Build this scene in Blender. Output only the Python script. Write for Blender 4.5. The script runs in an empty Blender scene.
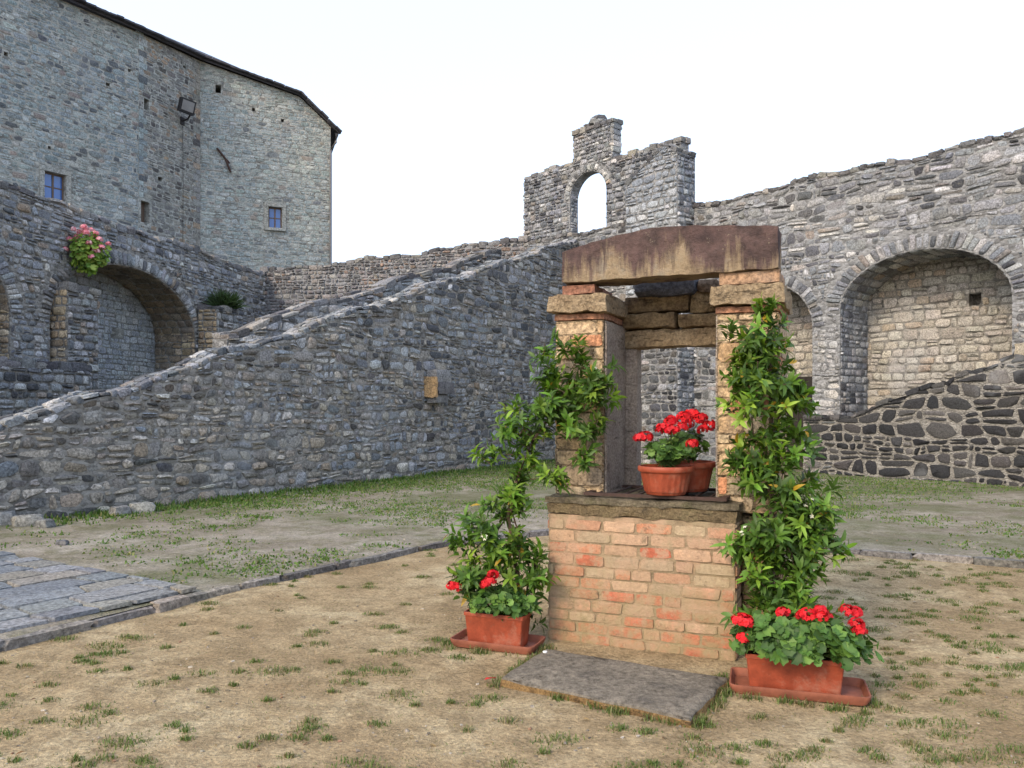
import bpy, bmesh, math, random
import numpy as np
from mathutils import Vector, noise, Matrix

R = np.random.default_rng(11)
random.seed(5)
SC = bpy.context.scene
COL = SC.collection
EYE = 1.6
F = 800.0
HZ = 410.0


def at(px, py, D):
    """a point of the place at distance D in front of the visitor's eye"""
    return Vector(((px - 512) / F * D, D, EYE + (HZ - py) / F * D))


# ------------------------------------------------------------------ tagging
def tag(o, label=None, cat=None, group=None, kind=None):
    if label: o['label'] = label
    if cat: o['category'] = cat
    if group: o['group'] = group
    if kind: o['kind'] = kind
    return o


def thing(name, label, cat, loc=(0, 0, 0), rz=0.0, group=None):
    o = bpy.data.objects.new(name, None)
    COL.objects.link(o)
    o.location = loc
    o.rotation_euler = (0, 0, rz)
    o.empty_display_size = .2
    return tag(o, label, cat, group)


# ------------------------------------------------------------------ mesh builder
class MB:
    def __init__(s):
        s.v = []; s.n = 0; s.f = []; s.m = []; s.c = []; s.sm = []

    def add(s, verts, faces, mat=0, col=(1, 1, 1), smooth=True):
        verts = np.asarray(verts, float).reshape(-1, 3)
        b = s.n
        s.v.append(verts); s.n += len(verts)
        col = np.asarray(col, float)
        if col.ndim == 1: col = np.tile(col[:3], (len(verts), 1))
        s.c.append(col)
        for f in faces:
            s.f.append([i + b for i in f])
        s.m += [mat] * len(faces); s.sm += [smooth] * len(faces)
        return b

    def build(s, name, mats, parent=None, sharp=42):
        me = bpy.data.meshes.new(name)
        V = np.concatenate(s.v)
        me.from_pydata(V.tolist(), [], s.f)
        if not isinstance(mats, (list, tuple)): mats = [mats]
        for m in mats: me.materials.append(m)
        me.polygons.foreach_set('material_index', np.array(s.m, dtype=np.int32))
        me.polygons.foreach_set('use_smooth', np.array(s.sm, dtype=bool))
        a = me.color_attributes.new('col', 'FLOAT_COLOR', 'POINT')
        C = np.ones((len(V), 4)); C[:, :3] = np.concatenate(s.c)
        a.data.foreach_set('color', C.ravel())
        me.update()
        if sharp: me.set_sharp_from_angle(angle=math.radians(sharp))
        o = bpy.data.objects.new(name, me)
        COL.objects.link(o)
        if parent: o.parent = parent
        return o


def box(mb, x0, x1, y0, y1, z0, z1, mat=0, col=(1, 1, 1)):
    v = [(x, y, z) for z in (z0, z1) for y in (y0, y1) for x in (x0, x1)]
    f = [(0, 2, 3, 1), (4, 5, 7, 6), (0, 1, 5, 4), (2, 6, 7, 3), (0, 4, 6, 2), (1, 3, 7, 5)]
    mb.add(v, f, mat, col, False)


def rough(mb, x0, x1, y0, y1, z0, z1, amp=.01, res=.05, bev=.012, mat=0, col=(1, 1, 1), top=None, freq=6.0, seed=0.0, smooth=True):
    """weathered block: bevelled, subdivided and pushed about by noise"""
    bm = bmesh.new()
    bmesh.ops.create_cube(bm, size=1)
    for v in bm.verts:
        v.co = Vector(((x0 + x1) / 2 + v.co.x * (x1 - x0), (y0 + y1) / 2 + v.co.y * (y1 - y0), (z0 + z1) / 2 + v.co.z * (z1 - z0)))
    for ax, ln in ((0, x1 - x0), (1, y1 - y0), (2, z1 - z0)):
        n = max(1, min(40, int(round(ln / res))))
        if n > 1:
            lo = (x0, y0, z0)[ax]
            for k in range(1, n):
                no = Vector((0, 0, 0)); no[ax] = 1
                co = Vector((0, 0, 0)); co[ax] = lo + ln * k / n
                bmesh.ops.bisect_plane(bm, geom=bm.verts[:] + bm.edges[:] + bm.faces[:], plane_co=co, plane_no=no)
    for v in bm.verts:
        c = v.co
        # round the edges
        ins = [min(c[a] - (x0, y0, z0)[a], (x1, y1, z1)[a] - c[a]) < 1e-5 for a in range(3)]
        if sum(ins) >= 2:
            ctr = Vector(((x0 + x1) / 2, (y0 + y1) / 2, (z0 + z1) / 2))
            for a in range(3):
                if ins[a]: c[a] += bev * (1 if ctr[a] > c[a] else -1) * .35
        if top:
            t = (c.z - z0) / (z1 - z0)
            c.z = z0 + t * (top(c.x) - z0)
        q = c * freq + Vector((seed, seed * 1.7, seed * .3))
        c += noise.noise_vector(q) * amp + noise.noise_vector(q * 2.7) * amp * .5
    bm.normal_update()
    bm.verts.index_update()
    mb.add([v.co[:] for v in bm.verts], [[v.index for v in f.verts] for f in bm.faces], mat, col, smooth)
    bm.free()


# rounded stone template
def _tmpl(n=3):
    vs = {}; vl = []; fs = []

    def vid(p):
        k = tuple(round(a, 4) for a in p)
        if k not in vs: vs[k] = len(vl); vl.append(k)
        return vs[k]
    g = [-1 + 2 * i / n for i in range(n + 1)]
    for ax in range(3):
        for sg in (-1, 1):
            for i in range(n):
                for j in range(n):
                    q = []
                    for (a, b) in ((i, j), (i + 1, j), (i + 1, j + 1), (i, j + 1)):
                        p = [0, 0, 0]; p[ax] = sg; p[(ax + 1) % 3] = g[a]; p[(ax + 2) % 3] = g[b]
                        q.append(vid(p))
                    fs.append(q if sg > 0 else q[::-1])
    return np.array(vl), fs


TV, TF = _tmpl(3)
TVN = TV / np.linalg.norm(TV, axis=1)[:, None]


def blob(mb, c, half, rot=np.eye(3), rnd=.4, jit=.08, mat=0, col=(1, 1, 1), smooth=True):
    p = TV * (1 - rnd) + TVN * rnd * 1.15
    p = p + R.normal(0, jit, p.shape)
    p = p * np.asarray(half)
    mb.add(p @ np.asarray(rot).T + np.asarray(c), TF, mat, col, smooth)


def rotz(a):
    c, s = math.cos(a), math.sin(a)
    return np.array([[c, -s, 0], [s, c, 0], [0, 0, 1.0]])


# ------------------------------------------------------------------ masonry
NP = 10


def snoise(u, seed):
    return (np.sin(u * 1.7 + seed * 3.1) + .6 * np.sin(u * 3.9 + seed * 7.7) + .4 * np.sin(u * 8.3 + seed * 1.3)) / 2


def courses(u0, u1, v0, v1, h=.17, hv=.25, w=(1.1, 2.4), wander=.04, vtop=None, inside=None, split=.15, lean=.15):
    """quads (bl, br, tr, tl) of stones laid in wandering courses"""
    out = []
    v = v0; k = 0; prev = R.uniform(0, 50)
    bounds = [(v, prev)]
    while v < v1:
        v += h * R.uniform(1 - hv, 1 + hv)
        bounds.append((v, R.uniform(0, 50)))

    def B(i, u):
        a, s = bounds[i]
        z = a + (0 if i == 0 else wander * snoise(u, s))
        if vtop is not None: z = min(z, vtop(u))
        return z

    def ok(q):
        if inside is None: return True
        c = sum(np.array(p) for p in q) / 4
        pts = [c] + [c + (np.array(p) - c) * .95 for p in q] + [(np.array(q[a]) + np.array(q[(a + 1) % 4])) / 2 for a in range(4)]
        return all(inside(p[0], p[1]) for p in pts)

    def place(q, lvl):
        hh = (q[3][1] - q[0][1] + q[2][1] - q[1][1]) / 2
        ww = (q[1][0] - q[0][0])
        if hh < .035 or ww < .04: return
        if ok(q): out.append(q); return
        if lvl <= 0: return
        if ww > hh:
            m0 = ((q[0][0] + q[1][0]) / 2, (q[0][1] + q[1][1]) / 2); m1 = ((q[3][0] + q[2][0]) / 2, (q[3][1] + q[2][1]) / 2)
            place((q[0], m0, m1, q[3]), lvl - 1); place((m0, q[1], q[2], m1), lvl - 1)
        else:
            m0 = ((q[0][0] + q[3][0]) / 2, (q[0][1] + q[3][1]) / 2); m1 = ((q[1][0] + q[2][0]) / 2, (q[1][1] + q[2][1]) / 2)
            place((q[0], q[1], m1, m0), lvl - 1); place((m0, m1, q[2], q[3]), lvl - 1)

    for i in range(len(bounds) - 1):
        hh = bounds[i + 1][0] - bounds[i][0]
        u = u0 - R.uniform(0, hh * 1.5)
        tl = 0
        while u < u1:
            ww = hh * R.uniform(*w)
            if R.random() < .12: ww *= .55
            ue = u + ww
            tr = R.uniform(-lean, lean) * hh
            a0, a1 = max(u, u0), min(ue, u1)
            b0, b1 = max(u + tl, u0), min(ue + tr, u1)
            if a1 - a0 > .04 and b1 - b0 > .03:
                q = ((a0, B(i, a0)), (a1, B(i, a1)), (b1, B(i + 1, b1)), (b0, B(i + 1, b0)))
                if R.random() < split and hh > .12:
                    t = R.uniform(.4, .6)
                    ml = tuple(np.array(q[0]) * (1 - t) + np.array(q[3]) * t); mr = tuple(np.array(q[1]) * (1 - t) + np.array(q[2]) * t)
                    place((q[0], q[1], mr, ml), 2); place((ml, mr, q[2], q[3]), 2)
                else:
                    place(q, 3)
            u = ue; tl = tr
    return out


def lay(mb, O, U, V, N, quads, gap=.02, depth=.035, colf=None, mat=1, p=4.5, rough_=.05, dv=.5, flat=False):
    if not len(quads): return
    Q = np.array(quads, float)
    n = len(Q)
    c = Q.mean(1, keepdims=True)
    ext = np.maximum(np.abs(Q - c), 1e-4)
    Q = c + (Q - c) * np.clip(1 - gap / 2 / ext, .5, 1)
    th = np.linspace(0, 2 * np.pi, NP, endpoint=False)[None, :] + R.normal(0, .10, (n, NP)) + .31
    pw = 2 / (p * R.uniform(.7, 1.5, (n, 1)))
    a = np.sign(np.cos(th)) * np.abs(np.cos(th)) ** pw
    b = np.sign(np.sin(th)) * np.abs(np.sin(th)) ** pw
    a = a * (1 + R.normal(0, rough_, a.shape)); b = b * (1 + R.normal(0, rough_, b.shape))
    dep = depth * R.uniform(1 - dv, 1 + dv, (n, 1))
    rings = []
    rs = ((1.0, -.015, 0), (.93, .55, .12), (.62, .95, .16)) if not flat else ((1.0, -.015, 0), (.97, .85, .05), (.6, 1., .03))
    tu = R.normal(0, .16, (n, 1)); tv = R.normal(0, .16, (n, 1))
    if flat: tu *= .2; tv *= .2

    def bil(a, b):
        s = (a + 1) / 2; t = (b + 1) / 2
        return (Q[:, 0, None] * ((1 - s) * (1 - t))[..., None] + Q[:, 1, None] * (s * (1 - t))[..., None]
                + Q[:, 2, None] * (s * t)[..., None] + Q[:, 3, None] * ((1 - s) * t)[..., None])
    for sc, dz, jn in rs:
        uv = bil(np.clip(a * sc, -1.05, 1.05), np.clip(b * sc, -1.05, 1.05))
        w = (dep * dz if dz > 0 else dep * 0 + dz) * (1 + R.normal(0, jn, a.shape) + (a * tu + b * tv) * (1 if dz > 0 else 0))
        rings.append(np.concatenate([uv, w[..., None]], 2))
    cc = bil(np.zeros((n, 1)), np.zeros((n, 1)))
    rings.append(np.concatenate([cc, (dep * (1 + R.normal(0, .1, (n, 1))))[..., None]], 2))
    P = np.concatenate(rings, 1)            # n, 31, 3
    O, U, V, N = [np.asarray(x, float) for x in (O, U, V, N)]
    W = O + P[..., 0:1] * U + P[..., 1:2] * V + P[..., 2:3] * N
    tf = []
    for k in range(NP):
        k2 = (k + 1) % NP
        tf += [(k, k2, NP + k2, NP + k), (NP + k, NP + k2, 2 * NP + k2, 2 * NP + k), (2 * NP + k, 2 * NP + k2, 3 * NP)]
    if np.dot(np.cross(U, V), N) < 0: tf = [f[::-1] for f in tf]
    m = 3 * NP + 1
    cen = Q.mean(1)
    cols = np.array([colf(cen[i, 0], cen[i, 1]) for i in range(n)]) if colf else np.ones((n, 3))
    cols = np.repeat(cols[:, None, :], m, 1).reshape(-1, 3)
    faces = [[j + i * m for j in f] for i in range(n) for f in tf]
    mb.add(W.reshape(-1, 3), faces, mat, cols, True)


def voussoirs(uc, vs, a, b, t, step=.15, a0=0.0, a1=math.pi):
    n = max(5, int((a1 - a0) * (a + b) / 2 / step))
    out = []
    for i in range(n):
        t0 = a0 + (a1 - a0) * i / n; t1 = a0 + (a1 - a0) * (i + 1) / n
        tt = t * R.uniform(.75, 1.08)

        def pt(th, e): return (uc - (a + e) * math.cos(th), vs + (b + e) * math.sin(th))
        out.append((pt(t0, .01), pt(t0, tt), pt(t1, tt), pt(t1, .01)))
    return out


def pal(entries, vj=.22):
    w = np.array([e[1] for e in entries], float); w /= w.sum()
    cs = [np.array(e[0]) for e in entries]

    def f(u=0, v=0):
        c = cs[R.choice(len(cs), p=w)]
        return np.clip(c * R.uniform(1 - vj, 1 + vj) + R.normal(0, .013, 3) * c, .01, .9)
    return f


def lift(p, k): return lambda u=0, v=0: np.clip(p(u, v) * k, .01, .8)


def slab(mb, outline, holes, y0, y1, mat=0):
    """a wall of polygonal outline (u, v) with holes, from depth y0 to y1"""
    bm = bmesh.new()
    for loop in [outline] + holes:
        vv = [bm.verts.new((u, y0, v)) for u, v in loop]
        for i in range(len(vv)): bm.edges.new((vv[i], vv[(i + 1) % len(vv)]))
    bmesh.ops.triangle_fill(bm, use_beauty=True, edges=bm.edges[:], normal=(0, -1, 0))
    fs = bm.faces[:]
    r = bmesh.ops.extrude_face_region(bm, geom=fs)
    for e in r['geom']:
        if isinstance(e, bmesh.types.BMVert): e.co.y = y1
    bmesh.ops.recalc_face_normals(bm, faces=bm.faces[:])
    bm.verts.index_update()
    mb.add([v.co[:] for v in bm.verts], [[v.index for v in f.verts] for f in bm.faces], mat, (1, 1, 1), False)
    bm.free()


def arch_path(uc, vs, a, b, z0=0, n=24):
    pts = [(uc - a, z0)]
    for i in range(n + 1):
        th = math.pi * i / n
        pts.append((uc - a * math.cos(th), vs + b * math.sin(th)))
    pts.append((uc + a, z0))
    return pts


def in_arch(u, v, uc, vs, a, b):
    if v < vs: return abs(u - uc) < a
    return ((u - uc) / a) ** 2 + ((v - vs) / b) ** 2 < 1


def coping(mb, topf, u0, u1, y0, y1, hgt=.09, ln=(.2, .5), colf=None, mat=1, flat=.25, rows=2, jit=.07, sink=.3):
    for r in range(rows):
        ya = y0 + (y1 - y0) * r / rows; yb = y0 + (y1 - y0) * (r + 1) / rows
        u = u0
        while u < u1:
            l = min(R.uniform(*ln), u1 - u + .03)
            um = u + l / 2
            sl = (topf(um + .05) - topf(um - .05)) / .1
            a = -math.atan(sl)
            c, s = math.cos(a), math.sin(a)
            rot = np.array([[c, 0, s], [0, 1, 0], [-s, 0, c]])
            h = hgt * R.uniform(.6, 1.5)
            blob(mb, (um, (ya + yb) / 2 + R.uniform(-.02, .02), topf(um) + h * (1 - sink) - h / 2), (l / 2 * .97, (yb - ya) / 2 * R.uniform(.95, 1.12), h / 2), rot, flat, jit, mat, colf(um, 0))
            u += l


# ------------------------------------------------------------------ materials
def newmat(name):
    m = bpy.data.materials.new(name)
    m.use_nodes = True
    nt = m.node_tree
    for n in list(nt.nodes): nt.nodes.remove(n)
    out = nt.nodes.new('ShaderNodeOutputMaterial')
    b = nt.nodes.new('ShaderNodeBsdfPrincipled')
    nt.links.new(b.outputs[0], out.inputs[0])
    return m, nt, b


class NT:
    def __init__(s, nt):
        s.nt = nt
        s.tc = nt.nodes.new('ShaderNodeTexCoord').outputs['Object']

    def l(s, a, b): s.nt.links.new(a, b)

    def map(s, sc=(1, 1, 1), co=None):
        n = s.nt.nodes.new('ShaderNodeMapping'); n.inputs['Scale'].default_value = sc
        s.l(co or s.tc, n.inputs['Vector']); return n.outputs[0]

    def noise(s, scale, det=4, rough=.6, co=None, dist=0):
        n = s.nt.nodes.new('ShaderNodeTexNoise'); n.inputs['Scale'].default_value = scale
        n.inputs['Detail'].default_value = det; n.inputs['Roughness'].default_value = rough; n.inputs['Distortion'].default_value = dist
        s.l(co or s.tc, n.inputs['Vector']); return n.outputs['Fac']

    def vor(s, scale, co=None, feature='F1', out='Distance', rnd=1):
        n = s.nt.nodes.new('ShaderNodeTexVoronoi'); n.feature = feature; n.inputs['Scale'].default_value = scale
        n.inputs['Randomness'].default_value = rnd
        s.l(co or s.tc, n.inputs['Vector']); return n.outputs[out]

    def ramp(s, fac, stops):
        n = s.nt.nodes.new('ShaderNodeValToRGB')
        e = n.color_ramp.elements
        while len(e) < len(stops): e.new(.5)
        for x, (p, c) in zip(e, stops):
            x.position = p
            x.color = (c, c, c, 1) if isinstance(c, (int, float)) else (*c, 1)
        s.l(fac, n.inputs[0]); return n.outputs[0]

    def mix(s, fac, a, b, mode='MIX'):
        n = s.nt.nodes.new('ShaderNodeMix'); n.data_type = 'RGBA'; n.blend_type = mode
        for i, x in ((0, fac), (6, a), (7, b)):
            if isinstance(x, (int, float)): n.inputs[i].default_value = x if i == 0 else (x, x, x, 1)
            elif isinstance(x, tuple): n.inputs[i].default_value = (*x, 1)
            else: s.l(x, n.inputs[i])
        return n.outputs[2]

    def math(s, op, a, b=0.0):
        n = s.nt.nodes.new('ShaderNodeMath'); n.operation = op
        for i, x in ((0, a), (1, b)):
            if isinstance(x, (int, float)): n.inputs[i].default_value = x
            else: s.l(x, n.inputs[i])
        return n.outputs[0]

    def attr(s, name='col'):
        n = s.nt.nodes.new('ShaderNodeAttribute'); n.attribute_name = name; return n.outputs['Color']

    def sep(s, ax, co=None):
        n = s.nt.nodes.new('ShaderNodeSeparateXYZ'); s.l(co or s.tc, n.inputs[0]); return n.outputs[ax]

    def bump(s, bsdf, h, strength=.5, dist=.02):
        n = s.nt.nodes.new('ShaderNodeBump'); n.inputs['Strength'].default_value = strength; n.inputs['Distance'].default_value = dist
        s.l(h, n.inputs['Height']); s.l(n.outputs[0], bsdf.inputs['Normal'])


def stone_mat(name, stain=.5, lichen=.35, lich_col=(.33, .32, .27), bump=.6, scale=1.0):
    m, nt, b = newmat(name); t = NT(nt)
    c = t.attr()
    fine = t.noise(28 * scale, 5, .7)
    c = t.mix(1, c, t.ramp(fine, [(.32, .38), (.5, 1.0), (.68, 1.7)]), 'MULTIPLY')
    big = t.noise(.55, 3, .6)
    c = t.mix(stain, c, t.ramp(big, [(.36, (.66, .69, .76)), (.5, (1, 1, 1)), (.64, (1.25, 1.12, .93))]), 'MULTIPLY')
    li = t.ramp(t.noise(9 * scale, 6, .75), [(.56, 0), (.68, 1)])
    c = t.mix(t.math('MULTIPLY', li, lichen), c, lich_col)
    lw_ = t.ramp(t.noise(.42, 5, .65), [(.56, 0), (.66, 1)])
    c = t.mix(t.math('MULTIPLY', lw_, .30), c, (.36, .38, .40))
    dk = t.ramp(t.noise(4 * scale, 6, .8), [(.36, 1), (.44, 0)])
    c = t.mix(t.math('MULTIPLY', dk, .6), c, (.045, .045, .045))
    t.l(c, b.inputs['Base Color'])
    b.inputs['Roughness'].default_value = .92; b.inputs['Specular IOR Level'].default_value = .25
    t.bump(b, t.math('ADD', t.noise(22 * scale, 6, .7), t.math('MULTIPLY', t.noise(70 * scale, 3, .6), .4)), bump, .03)
    return m


def mortar_mat(name, c0, c1, dark=(.05, .05, .05), cell=9):
    m, nt, b = newmat(name); t = NT(nt)
    n1 = t.noise(3, 5, .7)
    c = t.ramp(n1, [(.3, c0), (.7, c1)])
    n = nt.nodes.new('ShaderNodeTexVoronoi'); n.inputs['Scale'].default_value = cell
    t.l(t.map((1, 1, 1.7)), n.inputs['Vector'])
    sp = nt.nodes.new('ShaderNodeSeparateColor'); t.l(n.outputs['Color'], sp.inputs[0])
    c = t.mix(1, c, t.ramp(sp.outputs[0], [(0, .55), (.5, 1), (1, 1.3)]), 'MULTIPLY')
    lw_ = t.ramp(t.noise(.42, 5, .65), [(.56, 0), (.66, 1)])
    c = t.mix(t.math('MULTIPLY', lw_, .30), c, (.36, .38, .40))
    holes = t.ramp(t.noise(16, 5, .75), [(.33, 1), (.45, 0)])
    c = t.mix(t.math('MULTIPLY', holes, .7), c, dark)
    t.l(c, b.inputs['Base Color']); b.inputs['Roughness'].default_value = .95; b.inputs['Specular IOR Level'].default_value = .2
    t.bump(b, t.math('ADD', t.noise(14, 6, .75), t.math('MULTIPLY', n.outputs['Distance'], -.8)), .9, .05)
    return m


def plain(name, col, rough=.6, var=.25, sc=8, bump=.15, metal=0.0, spec=.4):
    m, nt, b = newmat(name); t = NT(nt)
    c = t.mix(1, tuple(col), t.ramp(t.noise(sc, 5, .65), [(.25, 1 - var), (.75, 1 + var)]), 'MULTIPLY')
    t.l(c, b.inputs['Base Color']); b.inputs['Roughness'].default_value = rough; b.inputs['Metallic'].default_value = metal
    b.inputs['Specular IOR Level'].default_value = spec
    if bump: t.bump(b, t.noise(sc * 5, 4, .6), bump, .01)
    return m


def leaf_mat(name, trans=.35, rough=.45):
    m, nt, b = newmat(name); t = NT(nt)
    c = t.attr()
    t.l(c, b.inputs['Base Color']); b.inputs['Roughness'].default_value = rough; b.inputs['Specular IOR Level'].default_value = .35
    tr = nt.nodes.new('ShaderNodeBsdfTranslucent')
    t.l(t.mix(1, c, (1.3, 1.35, .6), 'MULTIPLY'), tr.inputs[0])
    mx = nt.nodes.new('ShaderNodeMixShader'); mx.inputs[0].default_value = trans
    t.l(b.outputs[0], mx.inputs[1]); t.l(tr.outputs[0], mx.inputs[2])
    t.l(mx.outputs[0], nt.nodes['Material Output'].inputs[0])
    return m


M = {}
M['stone'] = stone_mat('rubble stone')
M['stone_far'] = stone_mat('tower stone', stain=.4, lichen=.3, lich_col=(.36, .38, .34), bump=.4, scale=.8)
M['stone_warm'] = stone_mat('warm cut stone', stain=.3, lichen=.3, lich_col=(.42, .36, .26), scale=1.2)
M['stone_dark'] = stone_mat('dark stone', stain=.2, lichen=.1, lich_col=(.2, .19, .18), scale=1.3)
M['mortar'] = mortar_mat('lime mortar', (.21, .20, .182), (.32, .305, .275))
M['mortar_grey'] = mortar_mat('grey mortar', (.19, .195, .20), (.30, .305, .31))
M['mortar_far'] = mortar_mat('tower mortar', (.26, .27, .25), (.36, .36, .33), cell=6)
M['mortar_pale'] = mortar_mat('pale pointing', (.22, .21, .19), (.34, .325, .295), (.1, .09, .08), cell=25)
M['mortar_warm'] = mortar_mat('warm mortar', (.26, .195, .12), (.40, .30, .19), cell=30)
M['mortar_brick'] = mortar_mat('washed brick joints', (.31, .23, .145), (.42, .32, .205), (.14, .10, .06), cell=40)
M['iron'] = plain('rusty iron', (.06, .035, .028), .8, .4, 30, .3, .2)
M['iron_black'] = plain('black iron', (.02, .02, .022), .6, .2, 20, .1, .3)
M['terracotta'] = plain('terracotta plastic', (.26, .052, .024), .55, .25, 7, .05)
def terracotta(name, c0):
    m, nt, b = newmat(name); t = NT(nt)
    c = t.mix(1, c0, t.ramp(t.noise(9, 5, .7), [(.35, .72), (.65, 1.25)]), 'MULTIPLY')
    bl = t.ramp(t.noise(6, 6, .75), [(.52, 0), (.68, 1)])
    c = t.mix(t.math('MULTIPLY', bl, .38), c, (.42, .25, .17))
    sp_ = t.ramp(t.noise(30, 5, .8), [(.62, 0), (.68, 1)])
    c = t.mix(t.math('MULTIPLY', sp_, .5), c, (.12, .08, .055))
    t.l(c, b.inputs['Base Color']); t.l(t.ramp(bl, [(0, .5), (1, .8)]), b.inputs['Roughness']); b.inputs['Specular IOR Level'].default_value = .35
    t.bump(b, t.noise(60, 4, .6), .12, .01)
    return m


M['terracotta'] = terracotta('terracotta', (.27, .055, .025))
M['terracotta_old'] = plain('dusty terracotta', (.25, .085, .05), .7, .35, 12, .1)
M['soil'] = plain('potting soil', (.05, .035, .025), .95, .4, 40, .8)
M['leaf'] = leaf_mat('jasmine leaf')
M['leaf_ger'] = leaf_mat('geranium leaf', .25, .55)
M['grass'] = leaf_mat('grass blade', .3, .6)
M['petal'] = leaf_mat('petal', .25, .6)
M['bark'] = plain('bark', (.13, .085, .055), .9, .4, 25, .6)
M['slate'] = plain('roof slate', (.05, .05, .06), .8, .4, 4, .3)
M['wood'] = plain('weathered wood', (.13, .09, .065), .8, .3, 15, .3)
M['dark_wood_hole'] = plain('dark wood and hole black', (.022, .018, .016), .8, .3, 15, .3)
M['zinc'] = plain('zinc pipe', (.16, .16, .17), .5, .15, 6, .0, .5)


def glass_mat():
    m, nt, b = newmat('window glass')
    b.inputs['Base Color'].default_value = (.05, .13, .36, 1); b.inputs['Roughness'].default_value = .06  # blue of the reflected sky painted into the pane colour
    b.inputs['Specular IOR Level'].default_value = .8
    return m


M['glass'] = glass_mat()


def brick_mat():
    m, nt, b = newmat('worn brick'); t = NT(nt)
    c = t.attr()
    c = t.mix(1, c, t.ramp(t.noise(40, 4, .7), [(.25, .75), (.75, 1.25)]), 'MULTIPLY')
    # lime wash that has worn off in patches
    f = t.math('ADD', t.math('MULTIPLY', t.noise(5.0, 4, .6), .8), t.math('MULTIPLY', t.noise(22, 5, .7), .45))
    wash = t.ramp(f, [(.575, 1), (.665, 0)])
    wc = t.ramp(t.noise(3, 5, .7), [(.38, (.36, .245, .155)), (.5, (.45, .305, .205)), (.62, (.35, .275, .17))])
    c = t.mix(t.math('MULTIPLY', wash, .75), c, wc)
    # yellow-grey damp staining of the lower courses, an uneven tide mark
    z = t.math('ADD', t.sep(2), t.math('MULTIPLY', t.noise(4, 5, .7), .6))
    damp = t.ramp(z, [(.5, 1), (1.05, 0)])
    c = t.mix(t.math('MULTIPLY', damp, t.ramp(t.noise(7, 5, .7), [(.36, .1), (.62, .85)])), c, (.29, .235, .13))
    dk = t.ramp(t.noise(9, 6, .8), [(.34, 1), (.43, 0)])
    c = t.mix(t.math('MULTIPLY', dk, .5), c, (.1, .075, .05))
    t.l(c, b.inputs['Base Color']); b.inputs['Roughness'].default_value = .92; b.inputs['Specular IOR Level'].default_value = .2
    t.bump(b, t.noise(30, 6, .75), .7, .02)
    return m


M['brick'] = brick_mat()


def lintel_mat():
    m, nt, b = newmat('stained sandstone'); t = NT(nt)
    c = t.ramp(t.noise(5, 6, .7), [(.38, (.22, .165, .105)), (.52, (.34, .26, .165)), (.64, (.30, .255, .19))])
    st = t.noise(1, 6, .75, t.map((16, 16, 1.6)))
    z = t.math('SUBTRACT', t.sep(2), 2.50)
    sr = t.ramp(st, [(.36, 0), (.64, 1)])
    lowx = t.ramp(t.noise(1, 3, .5, t.map((4.5, 4.5, .4))), [(.35, 0), (.65, 1)])
    amt = t.math('ADD', t.math('MULTIPLY', z, 1.7), t.math('MULTIPLY', sr, .34))
    amt = t.math('ADD', amt, t.math('MULTIPLY', lowx, .34))
    amt = t.math('SUBTRACT', amt, .205)
    c = t.mix(t.math('MULTIPLY', t.ramp(amt, [(.14, 0), (.40, 1)]), .93), c, t.ramp(t.noise(12, 4, .6), [(.36, (.05, .033, .036)), (.64, (.125, .078, .075))]))
    li = t.ramp(t.noise(14, 5, .8), [(.62, 0), (.7, 1)])
    c = t.mix(t.math('MULTIPLY', li, .5), c, (.5, .43, .3))
    t.l(c, b.inputs['Base Color']); b.inputs['Roughness'].default_value = .9; b.inputs['Specular IOR Level'].default_value = .25
    t.bump(b, t.noise(25, 6, .75), 1.0, .03)
    return m


M['lintel'] = lintel_mat()


def cut_mat(name, a, bb, dark, sc=4, moss=0.0):
    m, nt, b = newmat(name); t = NT(nt)
    c = t.ramp(t.noise(sc, 6, .7), [(.28, dark), (.45, a), (.7, bb)])
    c = t.mix(1, c, t.ramp(t.noise(sc * 9, 5, .75), [(.33, .5), (.67, 1.5)]), 'MULTIPLY')
    crack = t.ramp(t.noise(1, 6, .8, t.map((4, 4, 22))), [(.34, 1), (.42, 0)])
    c = t.mix(t.math('MULTIPLY', crack, .6), c, (.05, .035, .025))
    if moss: c = t.mix(t.math('MULTIPLY', t.ramp(t.noise(7, 6, .7), [(.5, 0), (.64, 1)]), moss), c, (.10, .10, .04))
    t.l(c, b.inputs['Base Color']); b.inputs['Roughness'].default_value = .92; b.inputs['Specular IOR Level'].default_value = .25
    t.bump(b, t.math('ADD', t.noise(sc * 7, 6, .75), t.math('MULTIPLY', crack, -.5)), 1.0, .035)
    return m


M['cap'] = cut_mat('mossy cap stone', (.15, .125, .085), (.25, .21, .14), (.06, .05, .04), 5, .6)
M['bed'] = cut_mat('crumbling bed mortar', (.20, .15, .085), (.30, .23, .13), (.09, .07, .045), 7, .35)
M['cut'] = cut_mat('yellow sandstone', (.33, .245, .15), (.43, .335, .22), (.15, .10, .065), 5)
M['cut_darker'] = cut_mat('darker sandstone', (.22, .155, .085), (.36, .26, .14), (.08, .05, .035), 5)  # darker tone of the yellow sandstone
M['step'] = cut_mat('trodden slab', (.19, .165, .13), (.26, .225, .175), (.10, .09, .078), 3)
M['earth'] = cut_mat('orange earth', (.30, .185, .075), (.36, .23, .1), (.17, .10, .05), 8)
M['jamb'] = cut_mat('grey worn jamb', (.39, .33, .28), (.48, .41, .335), (.25, .20, .165), 6)


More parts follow.
